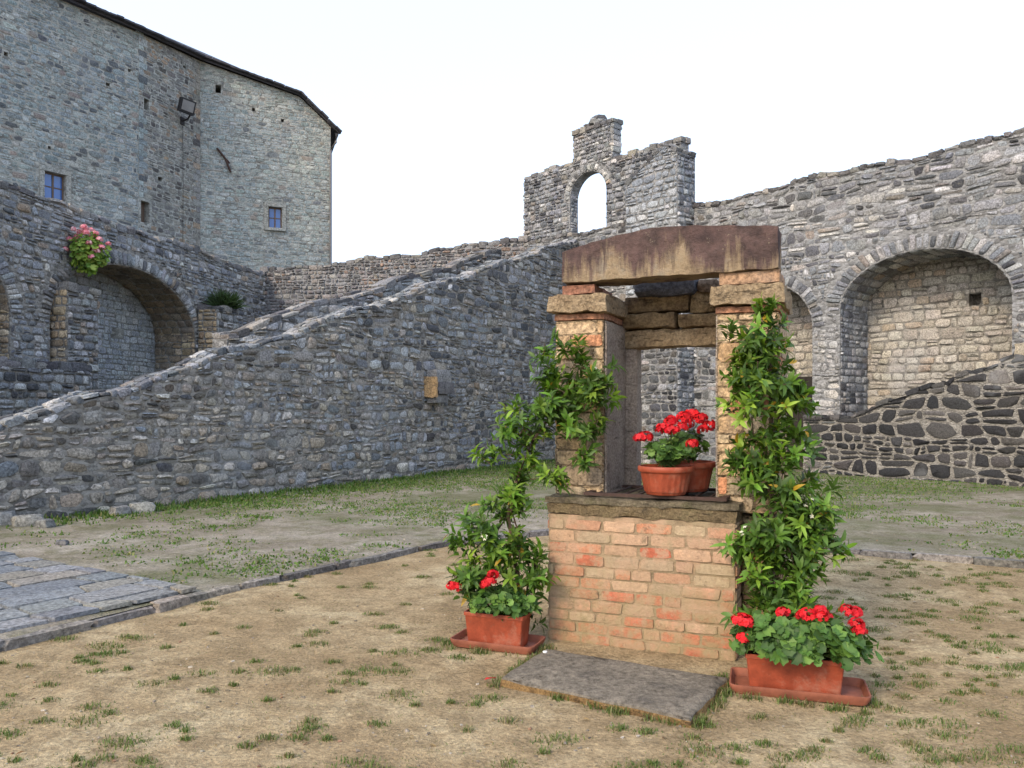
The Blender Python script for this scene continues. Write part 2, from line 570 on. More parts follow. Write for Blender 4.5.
def ground_mat(name, terrace=False):
    m, nt, b = newmat(name); t = NT(nt)
    n1 = t.noise(.9, 6, .65); n2 = t.noise(4.5, 6, .7); n3 = t.noise(45, 5, .75)
    if not terrace:
        c = t.ramp(n1, [(.36, (.28, .20, .11)), (.5, (.395, .30, .175)), (.62, (.465, .375, .232))])
        c = t.mix(t.ramp(n2, [(.46, 0), (.58, .7)]), c, (.25, .185, .105))
    else:
        c = t.ramp(n1, [(.36, (.215, .185, .145)), (.5, (.29, .256, .205)), (.62, (.35, .317, .262))])
        c = t.mix(t.ramp(n2, [(.45, 0), (.62, .7)]), c, (.16, .15, .085))
        g = t.math('ADD', t.math('MULTIPLY', t.noise(.5, 4, .6), 1), t.math('MULTIPLY', t.sep(1), .012))
        c = t.mix(t.math('MULTIPLY', t.ramp(g, [(.60, 0), (.74, 1)]), .6), c, (.10, .115, .045))
    c = t.mix(1, c, t.ramp(n3, [(.33, .64), (.5, 1), (.67, 1.36)]), 'MULTIPLY')
    clod = t.noise(14, 5, .8)
    c = t.mix(1, c, t.ramp(clod, [(.36, .8), (.5, 1), (.64, 1.14)]), 'MULTIPLY')
    litter = t.ramp(t.noise(1, 3, .6, t.map((60, 150, 10)), 2), [(.63, 0), (.68, 1)])
    c = t.mix(t.math('MULTIPLY', litter, .55), c, (.42, .36, .24))
    litter2 = t.ramp(t.noise(1, 3, .6, t.map((120, 50, 10)), 2), [(.31, 1), (.36, 0)])
    c = t.mix(t.math('MULTIPLY', litter2, .6), c, (.08, .06, .035))
    peb = t.ramp(t.vor(26), [(.10, 1), (.16, 0)])
    c = t.mix(t.math('MULTIPLY', t.math('MULTIPLY', peb, t.ramp(t.noise(6, 2), [(.55, 0), (.6, 1)])), .6), c, (.36, .34, .3))
    t.l(c, b.inputs['Base Color']); b.inputs['Roughness'].default_value = .97; b.inputs['Specular IOR Level'].default_value = .1
    h = t.math('ADD', t.math('ADD', t.math('MULTIPLY', n2, 1.0), t.math('MULTIPLY', clod, .8)), t.math('MULTIPLY', n3, .4))
    t.bump(b, h, .8, .05)
    return m


M['dirt'] = ground_mat('trodden dirt')
M['terrace'] = ground_mat('dusty path', True)

# ------------------------------------------------------------------ world, sun, camera
SUN_AZ = Vector((-.62, -.72))        # towards the sun, seen from above
SUN_EL = math.radians(34)
w = bpy.data.worlds.new('World'); SC.world = w; w.use_nodes = True
nt = w.node_tree
sky = nt.nodes.new('ShaderNodeTexSky'); sky.sky_type = 'NISHITA'; sky.sun_disc = False
sky.sun_elevation = SUN_EL
sky.sun_rotation = math.atan2(SUN_AZ.x, SUN_AZ.y)
sky.air_density = 1.0; sky.dust_density = 3.0; sky.ozone_density = 1.0
hz = nt.nodes.new('ShaderNodeMix'); hz.data_type = 'RGBA'; hz.inputs[0].default_value = .60; hz.inputs[7].default_value = (3.55, 4.1, 5.2, 1)   # thin bright evening haze
nt.links.new(sky.outputs[0], hz.inputs[6]); nt.links.new(hz.outputs[2], nt.nodes['Background'].inputs[0])
nt.nodes['Background'].inputs[1].default_value = .15
sd = bpy.data.lights.new('sun', 'SUN'); sd.energy = 1.05; sd.angle = math.radians(15); sd.color = (1, .80, .55)
so = bpy.data.objects.new('sun', sd); COL.objects.link(so)
L = Vector((SUN_AZ.x * math.cos(SUN_EL) / SUN_AZ.length, SUN_AZ.y * math.cos(SUN_EL) / SUN_AZ.length, math.sin(SUN_EL)))
so.rotation_euler = L.to_track_quat('Z', 'Y').to_euler()
so.location = (-20, -20, 30)
cd = bpy.data.cameras.new('camera'); cam = bpy.data.objects.new('camera', cd); COL.objects.link(cam)
cam.location = (0, 0, EYE); cam.rotation_euler = (math.radians(90), 0, 0)
cd.sensor_width = 36; cd.lens = F / 1024 * 36; cd.shift_y = 26 / 1024; cd.clip_end = 3000; cd.clip_start = .05
SC.camera = cam
SC.view_settings.view_transform = 'Standard'; SC.view_settings.look = 'None'
SC.view_settings.exposure = 1.3; SC.view_settings.gamma = 1; SC.view_settings.use_curve_mapping = False

# ------------------------------------------------------------------ ground
KERB = np.array([(-30, -40), (-7.6, -2.2), (-5.0, 2.4), (-3.4, 5.33), (-2.63, 6.74), (-1.7, 8.15), (-.74, 9.5), (.5, 10.25), (1.7, 9.95), (3.5, 9.0), (5.2, 8.15), (9, 6.3), (14, 3.8), (30, -4)], float)


def kerb_y(x): return float(np.interp(x, KERB[:, 0], KERB[:, 1]))


def gz(x, y):
    return .02 * noise.noise(Vector((x * .7, y * .7, 0))) + .012 * noise.noise(Vector((x * 2.3, y * 2.3, 4)))


def axis(lo, hi, step, far):
    a = list(np.arange(lo, hi + 1e-6, step)); s = step; x = lo
    left = []
    while x > -far: s *= 1.35; x -= s; left.append(x)
    s = step; x = hi; right = []
    while x < far: s *= 1.35; x += s; right.append(x)
    return np.array(left[::-1] + a + right)


def sheet(name, X, Yf, mat, zf):
    nx, ny = len(X), len(Yf(0.0))
    vs = []
    for x in X:
        for y in Yf(x): vs.append((x, y, zf(x, y)))
    fs = [(i * ny + j, (i + 1) * ny + j, (i + 1) * ny + j + 1, i * ny + j + 1) for i in range(nx - 1) for j in range(ny - 1)]
    mb = MB(); mb.add(vs, fs)
    return tag(mb.build(name, mat), kind='structure')


YG = axis(2.0, 11, .12, 900)
sheet('ground', axis(-6, 6, .12, 900), lambda x: YG, M['dirt'], lambda x, y: gz(x, y) if abs(x) < 40 and abs(y) < 60 else 0)
TT = np.concatenate([np.array([0, .15, .4]), np.arange(.7, 26, .3), np.array([30, 40, 60])])
XT = np.concatenate([np.arange(-29, -8, 1.0), np.arange(-8, 10, .2), np.arange(10, 29, 1.0)])
TER = .06
sheet('path', XT, lambda x: kerb_y(x) + TT, M['terrace'], lambda x, y: TER + (.0 if y - kerb_y(x) < .1 else 1) * (gz(x + 40, y) + .012))
# kerb stones along the edge of the path
mb = MB()
kp = pal([((.17, .16, .15), 3), ((.22, .20, .18), 2), ((.12, .11, .10), 1)])
seg = KERB[1:-1]
for i in range(len(seg) - 1):
    a, b = seg[i], seg[i + 1]; d = b - a; Ln = np.linalg.norm(d); ang = math.atan2(d[1], d[0]); u = 0
    while u < Ln:
        l = min(R.uniform(.3, .75), Ln - u + .05); p = a + d / Ln * (u + l / 2)
        blob(mb, (p[0] + R.normal(0, .012), p[1] + R.normal(0, .012), TER - .054 + R.normal(0, .006)), (l / 2 * .99, .055 * R.uniform(.7, 1.25), .058), rotz(ang + R.normal(0, .02)), .22, .05, 0, kp())
        u += l
tag(mb.build('kerb', M['stone']), kind='structure')
# flagstones at the left
mb = MB()
d = DK = np.array([.535, .845])
q = courses(-5.5, 1.58, .08, 5.5, h=.31, hv=.3, w=(1.0, 2.1), wander=.05, split=0, lean=.3)
fp = pal([((.175, .187, .20), 3), ((.21, .217, .222), 2), ((.15, .16, .175), 2), ((.21, .20, .175), 1)], .1)
lay(mb, (-3.42, 5.38, TER + .03), (d[0], d[1], 0), (-d[1], d[0], 0), (0, 0, 1), q, .022, .014, fp, 0, p=14, rough_=.015, dv=.35, flat=True)
tag(mb.build('paving', M['stone']), kind='structure')

# ------------------------------------------------------------------ palettes
P_ramp_lo = pal([((.27, .245, .21), 4), ((.33, .30, .255), 3), ((.22, .21, .195), 3), ((.085, .083, .08), 1.3), ((.42, .39, .345), 1.6), ((.27, .225, .175), 1), ((.15, .147, .142), 1.6)])
P_ramp_hi = pal([((.235, .25, .265), 4), ((.30, .31, .32), 3), ((.17, .185, .20), 3), ((.085, .09, .098), 1.6), ((.38, .385, .385), 1.4), ((.25, .235, .21), 1)])
P_wall = pal([((.235, .25, .275), 4), ((.30, .31, .325), 3), ((.175, .188, .21), 3), ((.095, .10, .115), 1.5), ((.40, .405, .415), 1.6), ((.25, .235, .225), .8)])  # bluish bias: cool shade on the wall put into its stone colours
P_back = pal([((.36, .34, .305), 4), ((.41, .39, .355), 3), ((.31, .29, .255), 2), ((.35, .30, .24), .8)], .12)
P_left = pal([((.225, .235, .24), 4), ((.29, .29, .285), 3), ((.16, .168, .175), 3), ((.085, .087, .092), 1.7), ((.37, .37, .36), 1.2), ((.25, .21, .17), .8)])
P_tower = pal([((.225, .265, .27), 4), ((.265, .30, .30), 3), ((.19, .225, .235), 3), ((.10, .11, .12), 1.3), ((.34, .365, .36), .9), ((.23, .205, .185), .6)], .13)
P_tower_r = pal([((.265, .305, .30), 4), ((.30, .335, .325), 3), ((.225, .262, .262), 2.5), ((.15, .165, .17), .5), ((.37, .395, .38), 1.1), ((.26, .24, .215), .5)], .10)
P_tower_mid = pal([((.215, .215, .20), 4), ((.26, .25, .225), 3), ((.165, .165, .16), 3), ((.095, .09, .088), 1.8), ((.26, .205, .155), 2.2)], .15)  # middle face's shade put into darker, browner stone colours
P_left = lift(P_left, 1.2); P_ramp_lo = lift(P_ramp_lo, 1.12); P_ramp_hi = lift(P_ramp_hi, 1.1)
P_dark = pal([((.026, .027, .03), 5), ((.042, .042, .044), 3), ((.065, .063, .062), 2), ((.11, .105, .10), .5)])
P_warm = pal([((.42, .335, .225), 3), ((.38, .29, .185), 3), ((.30, .23, .155), 2), ((.46, .38, .28), 1)])
P_cope = pal([((.27, .265, .25), 3), ((.33, .32, .30), 2), ((.2, .2, .195), 3), ((.12, .12, .12), 1.5)])
P_cope_dk = pal([((.16, .16, .165), 3), ((.22, .215, .21), 2), ((.10, .10, .105), 3), ((.28, .27, .25), 1)])

S, MO = 1, 0
WM = lambda mo, st: [M[mo], M[st]]
UX, UY, UZ = (1, 0, 0), (0, 1, 0), (0, 0, 1)


def wall_frame(o, P, d):
    o.location = (P[0], P[1], 0); o.rotation_euler = (0, 0, math.atan2(d[1], d[0]))


# ------------------------------------------------------------------ ramp wall (near side of the stair ramp)
A = (-6.83, 10.67); dr = (.507, .862)
rtop = lambda u: 1.33 + .328 * u + .05 * math.sin(u * 2.1) + .03 * math.sin(u * 5.3 + 1)
mb = MB()
pts = [(-4.2, -.3), (18.3, -.3)] + [(u, max(rtop(u) - .03, -.2)) for u in np.arange(18.3, -4.2, -.4)]
slab(mb, pts, [], 0, .5)


def cramp(u, v):
    k = np.clip((u * .07 + v * .12 - .25) + R.normal(0, .2), 0, 1)
    c = (P_ramp_hi if R.random() < k else P_ramp_lo)(u, v)
    if v > rtop(u) - .55 and R.random() < .35: c = c * .45
    return c


q = courses(-4.2, 18.3, 0, 7.6, .165, .45, (.8, 2.5), .08, vtop=lambda u: rtop(u) - .04, split=.28, lean=.45)
lay(mb, (0, 0, 0), UX, UZ, (0, -1, 0), q, .034, .026, cramp, S, p=3.2, rough_=.11, dv=.9)
coping(mb, rtop, -3.6, 18.2, -.01, .52, .085, (.10, .30), lambda u, v: P_ramp_hi() * .75, S, .4, 3, .10, .45)
o = mb.build('stone_wall', WM('mortar', 'stone')); wall_frame(o, A, dr)
tag(o, 'long rubble wall with sloping top rising from lower left to the ruined gable', 'wall')

# corbel block sticking out of it
mb = MB()
for (cx, cz, sx, sz, sy) in ((0, .28, .30, .16, .22), (.06, .0, .33, .15, .26), (-.03, -.25, .25, .10, .18)):
    blob(mb, (cx, 0, cz), (sx, sy, sz), np.eye(3), .2, .06, 0, (P_left() if cz < .2 else P_left() * .7))
blob(mb, (-.34, -.05, .02), (.03, .2, .24), np.eye(3), .2, .06, 0, (.40, .27, .14))
o = mb.build('stone_corbel', M['stone']); u = 9.76
o.location = (A[0] + dr[0] * u + .1, A[1] + dr[1] * u - .06, 2.12); o.rotation_euler = (0, 0, math.atan2(dr[1], dr[0]))
tag(o, 'rough stone block jutting from the middle of the sloping wall', 'stone block')

# far parapet of the ramp and the ramp between
A2 = (A[0] - .862 * 2, A[1] + .507 * 2)
r2 = lambda u: 1.36 + .328 * u + .06 * math.sin(u * 1.7 + 1) + .03 * math.sin(u * 4.1)
mb = MB()
slab(mb, [(5.4, 1.6), (16.2, 5.0)] + [(u, r2(u) - .03) for u in np.arange(16.2, 5.3, -.4)], [], 0, .45)
q = courses(5.4, 16.2, 1.6, 7.2, .18, .35, (.9, 2.2), .05, vtop=lambda u: r2(u) - .04, inside=lambda u, v: v > r2(u) - 1.15, split=.2, lean=.3)
lay(mb, (0, 0, 0), UX, UZ, (0, -1, 0), q, .025, .05, P_left, S, p=3.5, rough_=.07)
coping(mb, r2, 5.4, 16.2, -.02, .47, .11, (.25, .55), P_cope_dk, S, .2, 2)
o = mb.build('parapet_wall', WM('mortar_grey', 'stone')); wall_frame(o, A2, dr)
tag(o, 'dark stone parapet rising just behind the long sloping wall', 'wall')
mb = MB()
v = []
for u in (-3, 18.2):
    for yy in (.45, 2.05): v.append((u, yy, max(.1, .35 + .328 * u)))
for u in (-3, 18.2):
    for yy in (.45, 2.05): v.append((u, yy, -.2))
mb.add(v, [(0, 2, 3, 1), (0, 4, 6, 2), (1, 3, 7, 5), (0, 1, 5, 4), (2, 6, 7, 3)], 0, (1, 1, 1), False)
o = mb.build('ramp', M['terrace']); wall_frame(o, A, dr); tag(o, kind='structure')

# ------------------------------------------------------------------ right wall with two blind arches
L0 = (.39, 27.9); d2 = np.array((.66, -.75)); d2 = d2 / np.linalg.norm(d2)
a1 = (13.25, 4.0, 1.84, 1.2); a2 = (9.45, 3.65, 1.25, 1.2)
wt = lambda u: 7.3 + .05 * math.sin(u * 1.3) + .03 * math.sin(u * 3.7)
mb = MB()
out = [(-.5, -.3)] + arch_path(*a2, z0=-.3) + arch_path(*a1, z0=-.3) + [(24, -.3)] + [(u, wt(u) - .02) for u in np.arange(24, -.5, -.5)] + [(-.5, 7.28)]
slab(mb, out, [], 0, 1.45)
ins = lambda u, v: not in_arch(u, v, a1[0], a1[1], a1[2] + (.40 if v > a1[1] else 0), a1[3] + .40) and not in_arch(u, v, a2[0], a2[1], a2[2] + (.36 if v > a2[1] else 0), a2[3] + .36)


def cwall(u, v):
    c = P_wall(u, v)
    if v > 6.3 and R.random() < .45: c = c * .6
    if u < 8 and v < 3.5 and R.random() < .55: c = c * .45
    if v < 4 and 10.6 < u < 11.5: c = c * .5 + np.array((.19, .185, .175))
    return c


q = courses(-.5, 24, 0, 7.5, .18, .45, (.8, 2.7), .08, vtop=lambda u: wt(u) - .04, inside=ins, split=.3, lean=.3)
lay(mb, (0, 0, 0), UX, UZ, (0, -1, 0), q, .03, .026, cwall, S, p=3.3, rough_=.10, dv=.9)
lay(mb, (0, 0, 0), UX, UZ, (0, -1, 0), voussoirs(*a1, .38, .11), .025, .035, lambda u, v: P_wall() * .82, S, p=5, rough_=.04)
lay(mb, (0, 0, 0), UX, UZ, (0, -1, 0), voussoirs(*a2, .34, .11), .025, .035, lambda u, v: P_wall() * .82, S, p=5, rough_=.04)
for (uc, vs, a, b) in (a1, a2):
    q = courses(.02, 1.44, 0, vs + .4, .17, .3, (1, 2.2), .02)
    lay(mb, (uc - a, 0, 0), UY, UZ, UX, q, .02, .03, P_wall, S)
    # stones lining the vault
    n = 22
    for i in range(1, n):
        t0, t1 = math.pi * i / n, math.pi * (i + 1) / n
        p0 = np.array((uc - a * math.cos(t0), vs + b * math.sin(t0))); p1 = np.array((uc - a * math.cos(t1), vs + b * math.sin(t1)))
        dd = p1 - p0; ln = np.linalg.norm(dd); dd /= ln
        y = .0; qs = []
        while y < 1.4:
            e = min(1.44, y + R.uniform(.2, .5)); qs.append(((y, 0), (e, 0), (e, ln), (y, ln))); y = e
        lay(mb, (p0[0], 0, p0[1]), UY, (dd[0], 0, dd[1]), (dd[1], 0, -dd[0]), qs, .02, .03, P_left, S)
coping(mb, wt, -.4, 24, -.03, 1.4, .13, (.16, .36), lambda u, v: P_cope_dk() * .85, S, .4, 4, .09, .4)
o = mb.build('arcaded_wall', WM('mortar_grey', 'stone')); wall_frame(o, L0, d2)
rw = tag(o, 'tall grey courtyard wall with two blind arches behind the well', 'wall')
# filling of the arches
for (uc, vs, a, b), hole, nm in ((a1, (13.9, 4.15, .13, .14), 1), (a2, None, 0)):
    mb = MB()
    hl = [] if not hole else [[(hole[0] - hole[2], hole[1] - hole[3]), (hole[0] + hole[2], hole[1] - hole[3]), (hole[0] + hole[2], hole[1] + hole[3]), (hole[0] - hole[2], hole[1] + hole[3])]]
    slab(mb, [(uc - a - .15, -.3), (uc + a + .15, -.3), (uc + a + .15, vs + b + .15), (uc - a - .15, vs + b + .15)], hl, 1.46, 1.9)
    if nm == 0: dx = (9.15, 9.98, 2.5)
    ii = (lambda u, v: not (abs(u - hole[0]) < hole[2] and abs(v - hole[1]) < hole[3])) if hole else (lambda u, v: not (dx[0] < u < dx[1] and v < dx[2]))
    q = courses(uc - a - .1, uc + a + .1, 0, vs + b + .1, .20, .3, (1.0, 2.2), .04, inside=ii, split=.15)
    lay(mb, (0, 1.46, 0), UX, UZ, (0, -1, 0), q, .02, .035, P_back, S, p=4)
    if hole: box(mb, hole[0] - .2, hole[0] + .2, 1.91, 2.0, hole[1] - .2, hole[1] + .2)
    mb.build('arch_infill', WM('mortar', 'stone_warm'), rw)
mb = MB()
for k in range(4): rough(mb, 9.16 + k * .205, 9.355 + k * .205, 1.40, 1.455, .02, 2.5, .003, .3, .004)
dr_o = mb.build('door', M['dark_wood_hole'], rw)
mb = MB(); box(mb, 9.18, 9.95, 1.375, 1.398, .5, .6); box(mb, 9.18, 9.95, 1.375, 1.398, 1.9, 2.0); mb.build('hinge', M['iron_black'], dr_o)

# ------------------------------------------------------------------ bell gable on top of it
GZ = 7.31
bell = (3.0, 8.5, .80, .76)
mb = MB()
def gtop(u):
    if u < 2.38: return 9.68
    if u < 4.05: return 10.62
    return 9.42 - .03 * (u - 4.05)
prof = [(0, GZ), (bell[0] - bell[2], GZ)] + arch_path(bell[0], bell[1], bell[2], bell[3], GZ)[1:-1] + [(bell[0] + bell[2], GZ), (6.65, GZ), (6.65, 9.3), (4.05, 9.4), (4.05, 10.6), (2.38, 10.6), (2.38, 9.66), (0, 9.66)]
slab(mb, prof, [], .08, .46)
ing = lambda u, v: not in_arch(u, v, bell[0], bell[1], bell[2] + (.25 if v > bell[1] else 0), bell[3] + .25) and v < gtop(u)
q = courses(0, 6.65, GZ, 10.7, .15, .35, (.9, 2.2), .03, inside=ing, split=.15, lean=.25)
lay(mb, (0, .08, 0), UX, UZ, (0, -1, 0), q, .025, .05, P_wall, S, p=3.6, rough_=.06)
lay(mb, (0, .08, 0), UX, UZ, (0, -1, 0), voussoirs(*bell, .24, .13), .02, .05, P_left, S, p=4)
q = courses(.02, .36, GZ, bell[1] + .1, .15, .3, (1, 2), .02)
lay(mb, (bell[0] - bell[2], .08, 0), UY, UZ, UX, q, .02, .03, P_wall, S)
for (ua, ub, z, oh) in ((-.05, 2.4, 9.66, .02), (2.34, 4.1, 10.6, .06), (4.05, 6.68, 9.36, .02)):
    coping(mb, lambda u: z, ua, ub, .08 - oh, .47 + oh, .14, (.2, .42), P_cope_dk, S, .25, 2, .07)
for k in range(5): blob(mb, (3.2 + R.normal(0, .12), .27 + R.normal(0, .05), 10.74 + .04 * k), (.2, .2, .09), rotz(R.uniform(0, 3)), .5, .1, S, P_left())
for z in np.arange(GZ + .1, 9.6, .19):     # ragged edges
    blob(mb, (.02 + R.normal(0, .02), .27, z), (.1, .2, .09), np.eye(3), .3, .08, S, P_left())
    if z < 9.25: blob(mb, (6.6 + R.normal(0, .025), .27, z), (.10, .2, .085), np.eye(3), .3, .08, S, P_left())
for z in np.arange(9.75, 10.55, .18):
    for u in (2.4, 4.03): blob(mb, (u + R.normal(0, .015), .27, z), (.08, .2, .085), np.eye(3), .3, .08, S, P_left())
o = mb.build('bell_gable', WM('mortar_grey', 'stone')); wall_frame(o, L0, d2)
tag(o, 'ruined stone bell gable with open arch standing on the wall top', 'bell gable')
# sloping buttress in front of its right shoulder
mb = MB()
bt = lambda u: 8.15 + (u - 5.3) * .62 if u < 6.7 else 9.0 - (u - 6.7) * .6
slab(mb, [(5.3, -.3), (7.15, -.3)] + [(u, bt(u)) for u in (7.15, 6.9, 6.6, 6.2, 6.0, 5.6, 5.3)], [], -.75, .07)
q = courses(5.3, 7.15, 0, 9.5, .16, .35, (.9, 2.2), .04, vtop=bt, lean=.3)
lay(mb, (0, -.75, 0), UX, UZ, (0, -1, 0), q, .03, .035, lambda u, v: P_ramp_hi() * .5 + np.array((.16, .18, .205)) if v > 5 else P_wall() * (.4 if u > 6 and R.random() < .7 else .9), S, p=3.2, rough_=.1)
q = courses(0, .8, 0, 9, .16, .3, (1, 2), .03, vtop=lambda u: bt(7.15) - .03)
lay(mb, (7.15, -.75, 0), UY, UZ, UX, q, .03, .035, P_wall, S)
q = courses(0, .8, 0, 8.1, .16, .3, (1, 2), .03)
lay(mb, (5.3, .07, 0), (0, -1, 0), UZ, (-1, 0, 0), q, .03, .05, P_wall, S)
coping(mb, bt, 5.28, 7.15, -.78, .05, .13, (.2, .4), P_cope_dk, S, .4, 3, .09)
o = mb.build('buttress', WM('mortar_grey', 'stone')); wall_frame(o, L0, d2)
tag(o, 'pale sloping stone buttress against the right shoulder of the bell gable', 'buttress')

# ------------------------------------------------------------------ dark stair wall at the right
mb = MB()
st = lambda u: 1.40 if u < 12.0 else 1.46 + .355 * (u - 12.0) + (.05 if int((u - 12) / .42) % 2 else -.02)
pts = [(10.75, -.3), (20, -.3)] + [(u, st(u) - .02) for u in np.arange(20, 10.74, -.12)]
slab(mb, pts, [], 0, .5)
q = courses(10.75, 20, 0, 4.6, .215, .45, (.9, 2.4), .09, vtop=lambda u: st(u) - .02, split=.3, lean=.4)
lay(mb, (0, 0, 0), UX, UZ, (0, -1, 0), q, .036, .04, lambda u, v: (P_dark(u, v) if u > 11.7 or R.random() < .7 else P_left() * .6), S, p=3.3, rough_=.09)
coping(mb, st, 10.75, 20, -.02, .5, .09, (.16, .34), lambda u, v: P_dark() * 1.3, S, .25, 2)
blob(mb, (15.55, .2, st(15.5) + .12), (.28, .25, .15), np.eye(3), .5, .06, S, (.34, .30, .23))
o = mb.build('stair_wall', WM('mortar_pale', 'stone_dark')); wall_frame(o, np.array(L0) + np.array((-.75, -.66)) * .55, d2)
tag(o, 'low wall of black stones and pale mortar climbing to the right', 'wall')

# ------------------------------------------------------------------ rear curtain wall
c0 = np.array((-9.2, 29.2)); c1 = np.array((.9, 27.75)); dc = (c1 - c0); LC = np.linalg.norm(dc); dc = dc / LC
ct = lambda u: 6.62 + .06 * u + .004 * u * u + .05 * math.sin(u * 1.9) + .03 * math.sin(u * 5)
mb = MB()
slab(mb, [(0, -.3), (LC, -.3)] + [(u, ct(u) - .02) for u in np.linspace(LC, 0, 26)], [], 0, .6)
q = courses(0, LC, 2.5, 8, .15, .35, (.9, 2.2), .04, vtop=lambda u: ct(u) - .03, split=.2, lean=.3)
lay(mb, (0, 0, 0), UX, UZ, (0, -1, 0), q, .03, .045, pal([((.17, .16, .165), 4), ((.23, .21, .205), 3), ((.10, .098, .105), 3), ((.23, .17, .14), 1.6), ((.3, .29, .27), 1)]), S, p=3.5, rough_=.07)
coping(mb, ct, 0, LC, -.03, .63, .14, (.2, .45), P_cope_dk, S, .4, 2, .08)
o = mb.build('curtain_wall', WM('mortar_grey', 'stone')); wall_frame(o, c0, dc)
tag(o, 'brownish far curtain wall between the tower and the bell gable', 'wall')

# ------------------------------------------------------------------ left terrace wall with arches
B0 = np.array((-11.2, 17.5)); B1 = np.array((-9.0, 29.2)); db = B1 - B0; LB = np.linalg.norm(db); db /= LB
ar = (4.45, 3.75, 3.0, 1.75)          # big arch
ar0 = (-2.6, 3.75, 2.87, 1.75)        # arch at the frame's edge
lt = lambda u: 6.5 + .05 * math.sin(u * 1.1) + .03 * math.sin(u * 4.3)
mb = MB()
hole = [(8.75, 4.35), (9.5, 4.35), (9.55, 4.72), (9.1, 4.95), (8.78, 4.72)]
out = [(-9, -.3)] + arch_path(*ar0, z0=-.3) + arch_path(*ar, z0=-.3) + [(LB, -.3)] + [(u, lt(u) - .02) for u in np.arange(LB, -9, -.5)] + [(-9, 6.5)]
slab(mb, out, [hole], 0, 1.4)
ins = lambda u, v: not in_arch(u, v, ar[0], ar[1], ar[2] + (.4 if v > ar[1] else 0), ar[3] + .4) and not in_arch(u, v, ar0[0], ar0[1], ar0[2] + (.4 if v > ar0[1] else 0), ar0[3] + .4) and not (8.7 < u < 9.6 and 4.3 < v < 5.0)
q = courses(-9, LB, 0, 6.8, .16, .35, (.9, 2.4), .04, vtop=lambda u: lt(u) - .03, inside=ins, split=.2, lean=.3)
lay(mb, (0, 0, 0), UX, UZ, (0, -1, 0), q, .03, .028, lambda u, v: P_left() if R.random() < .55 else P_wall(), S, p=3.3, rough_=.10, dv=.9)
for A_ in (ar, ar0):
    lay(mb, (0, 0, 0), UX, UZ, (0, -1, 0), voussoirs(*A_, .38, .13), .02, .05, P_left, S, p=5)
    q = courses(0, 1.38, 0, A_[1] + .3, .18, .3, (1, 2.2), .03)
    lay(mb, (A_[0] + A_[2], 1.39, 0), (0, -1, 0), UZ, (-1, 0, 0), q, .025, .035, lambda u, v: P_warm() if u > .7 else P_warm() * .6 + .05, S)  # warm light on the jamb painted into its stones, duller further in
    n = 26
    for i in range(n):
        t0, t1 = math.pi * i / n, math.pi * (i + 1) / n
        p0 = np.array((A_[0] - A_[2] * math.cos(t0), A_[1] + A_[3] * math.sin(t0))); p1 = np.array((A_[0] - A_[2] * math.cos(t1), A_[1] + A_[3] * math.sin(t1)))
        dd = p1 - p0; ln = np.linalg.norm(dd); dd /= ln; y = 0; qs = []
        while y < 1.33:
            e = min(1.38, y + R.uniform(.2, .5)); qs.append(((y, 0), (e, 0), (e, ln), (y, ln))); y = e
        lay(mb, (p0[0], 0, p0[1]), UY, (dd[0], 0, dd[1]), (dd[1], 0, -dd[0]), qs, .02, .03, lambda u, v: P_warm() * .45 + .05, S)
coping(mb, lt, -9, LB, -.04, .7, .15, (.2, .5), P_cope_dk, S, .4, 2, .08)
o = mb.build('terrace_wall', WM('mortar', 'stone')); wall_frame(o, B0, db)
lw = tag(o, 'left courtyard wall with a large open arch below the tower', 'wall')
for A_ in (ar, ar0):
    mb = MB(); box(mb, A_[0] - A_[2] - .2, A_[0] + A_[2] + .2, 1.41, 1.7, -.3, A_[1] + A_[3] + .2)
    q = courses(A_[0] - A_[2] - .1, A_[0] + A_[2] + .1, 0, A_[1] + A_[3] + .1, .17, .3, (1, 2.4), .03, inside=lambda u, v: not (5.5 < u < 5.95 and 3.75 < v < 3.95))
    lay(mb, (0, 1.41, 0), UX, UZ, (0, -1, 0), q, .02, .02, pal([((.36, .39, .42), 4), ((.41, .435, .455), 3), ((.31, .335, .36), 2)], .08), S, p=4)
    mb.build('arch_infill', WM('mortar_far', 'stone_far'), lw)
mb = MB(); box(mb, 8.6, 9.7, 1.42, 1.6, 4.2, 5.1); mb.build('recess_back', M['dark_wood_hole'], lw)  # near-black sheet paints the unlit depth of the recess


def block(name, u0, u1, y0, y1, z1, label, cat, near=P_warm, cp=P_cope_dk, pl=P_left):
    mb = MB(); box(mb, u0, u1, y0, y1, -.3, z1)
    q = courses(u0, u1, 0, z1, .2, .3, (.9, 2), .03, vtop=lambda u: z1 - .02, lean=.25)
    lay(mb, (0, y0, 0), UX, UZ, (0, -1, 0), q, .03, .045, pl, S, p=3.8)
    q = courses(0, y1 - y0, 0, z1, .2, .3, (.9, 2), .03, vtop=lambda u: z1 - .02)
    lay(mb, (u0, y1, 0), (0, -1, 0), UZ, (-1, 0, 0), q, .03, .04, near, S)  # warm light on the near face put into its stone colours
    q = courses(0, y1 - y0, 0, z1, .2, .3, (.9, 2), .03, vtop=lambda u: z1 - .02)
    lay(mb, (u1, y0, 0), UY, UZ, UX, q, .03, .04, pl, S)
    coping(mb, lambda u: z1, u0 - .03, u1 + .03, y0 - .04, y1 + .04, .16, (.25, .5), cp, S, .3, 2, .07)
    o = mb.build(name, WM('mortar', 'stone')); wall_frame(o, B0, db)
    return tag(o, label, cat)


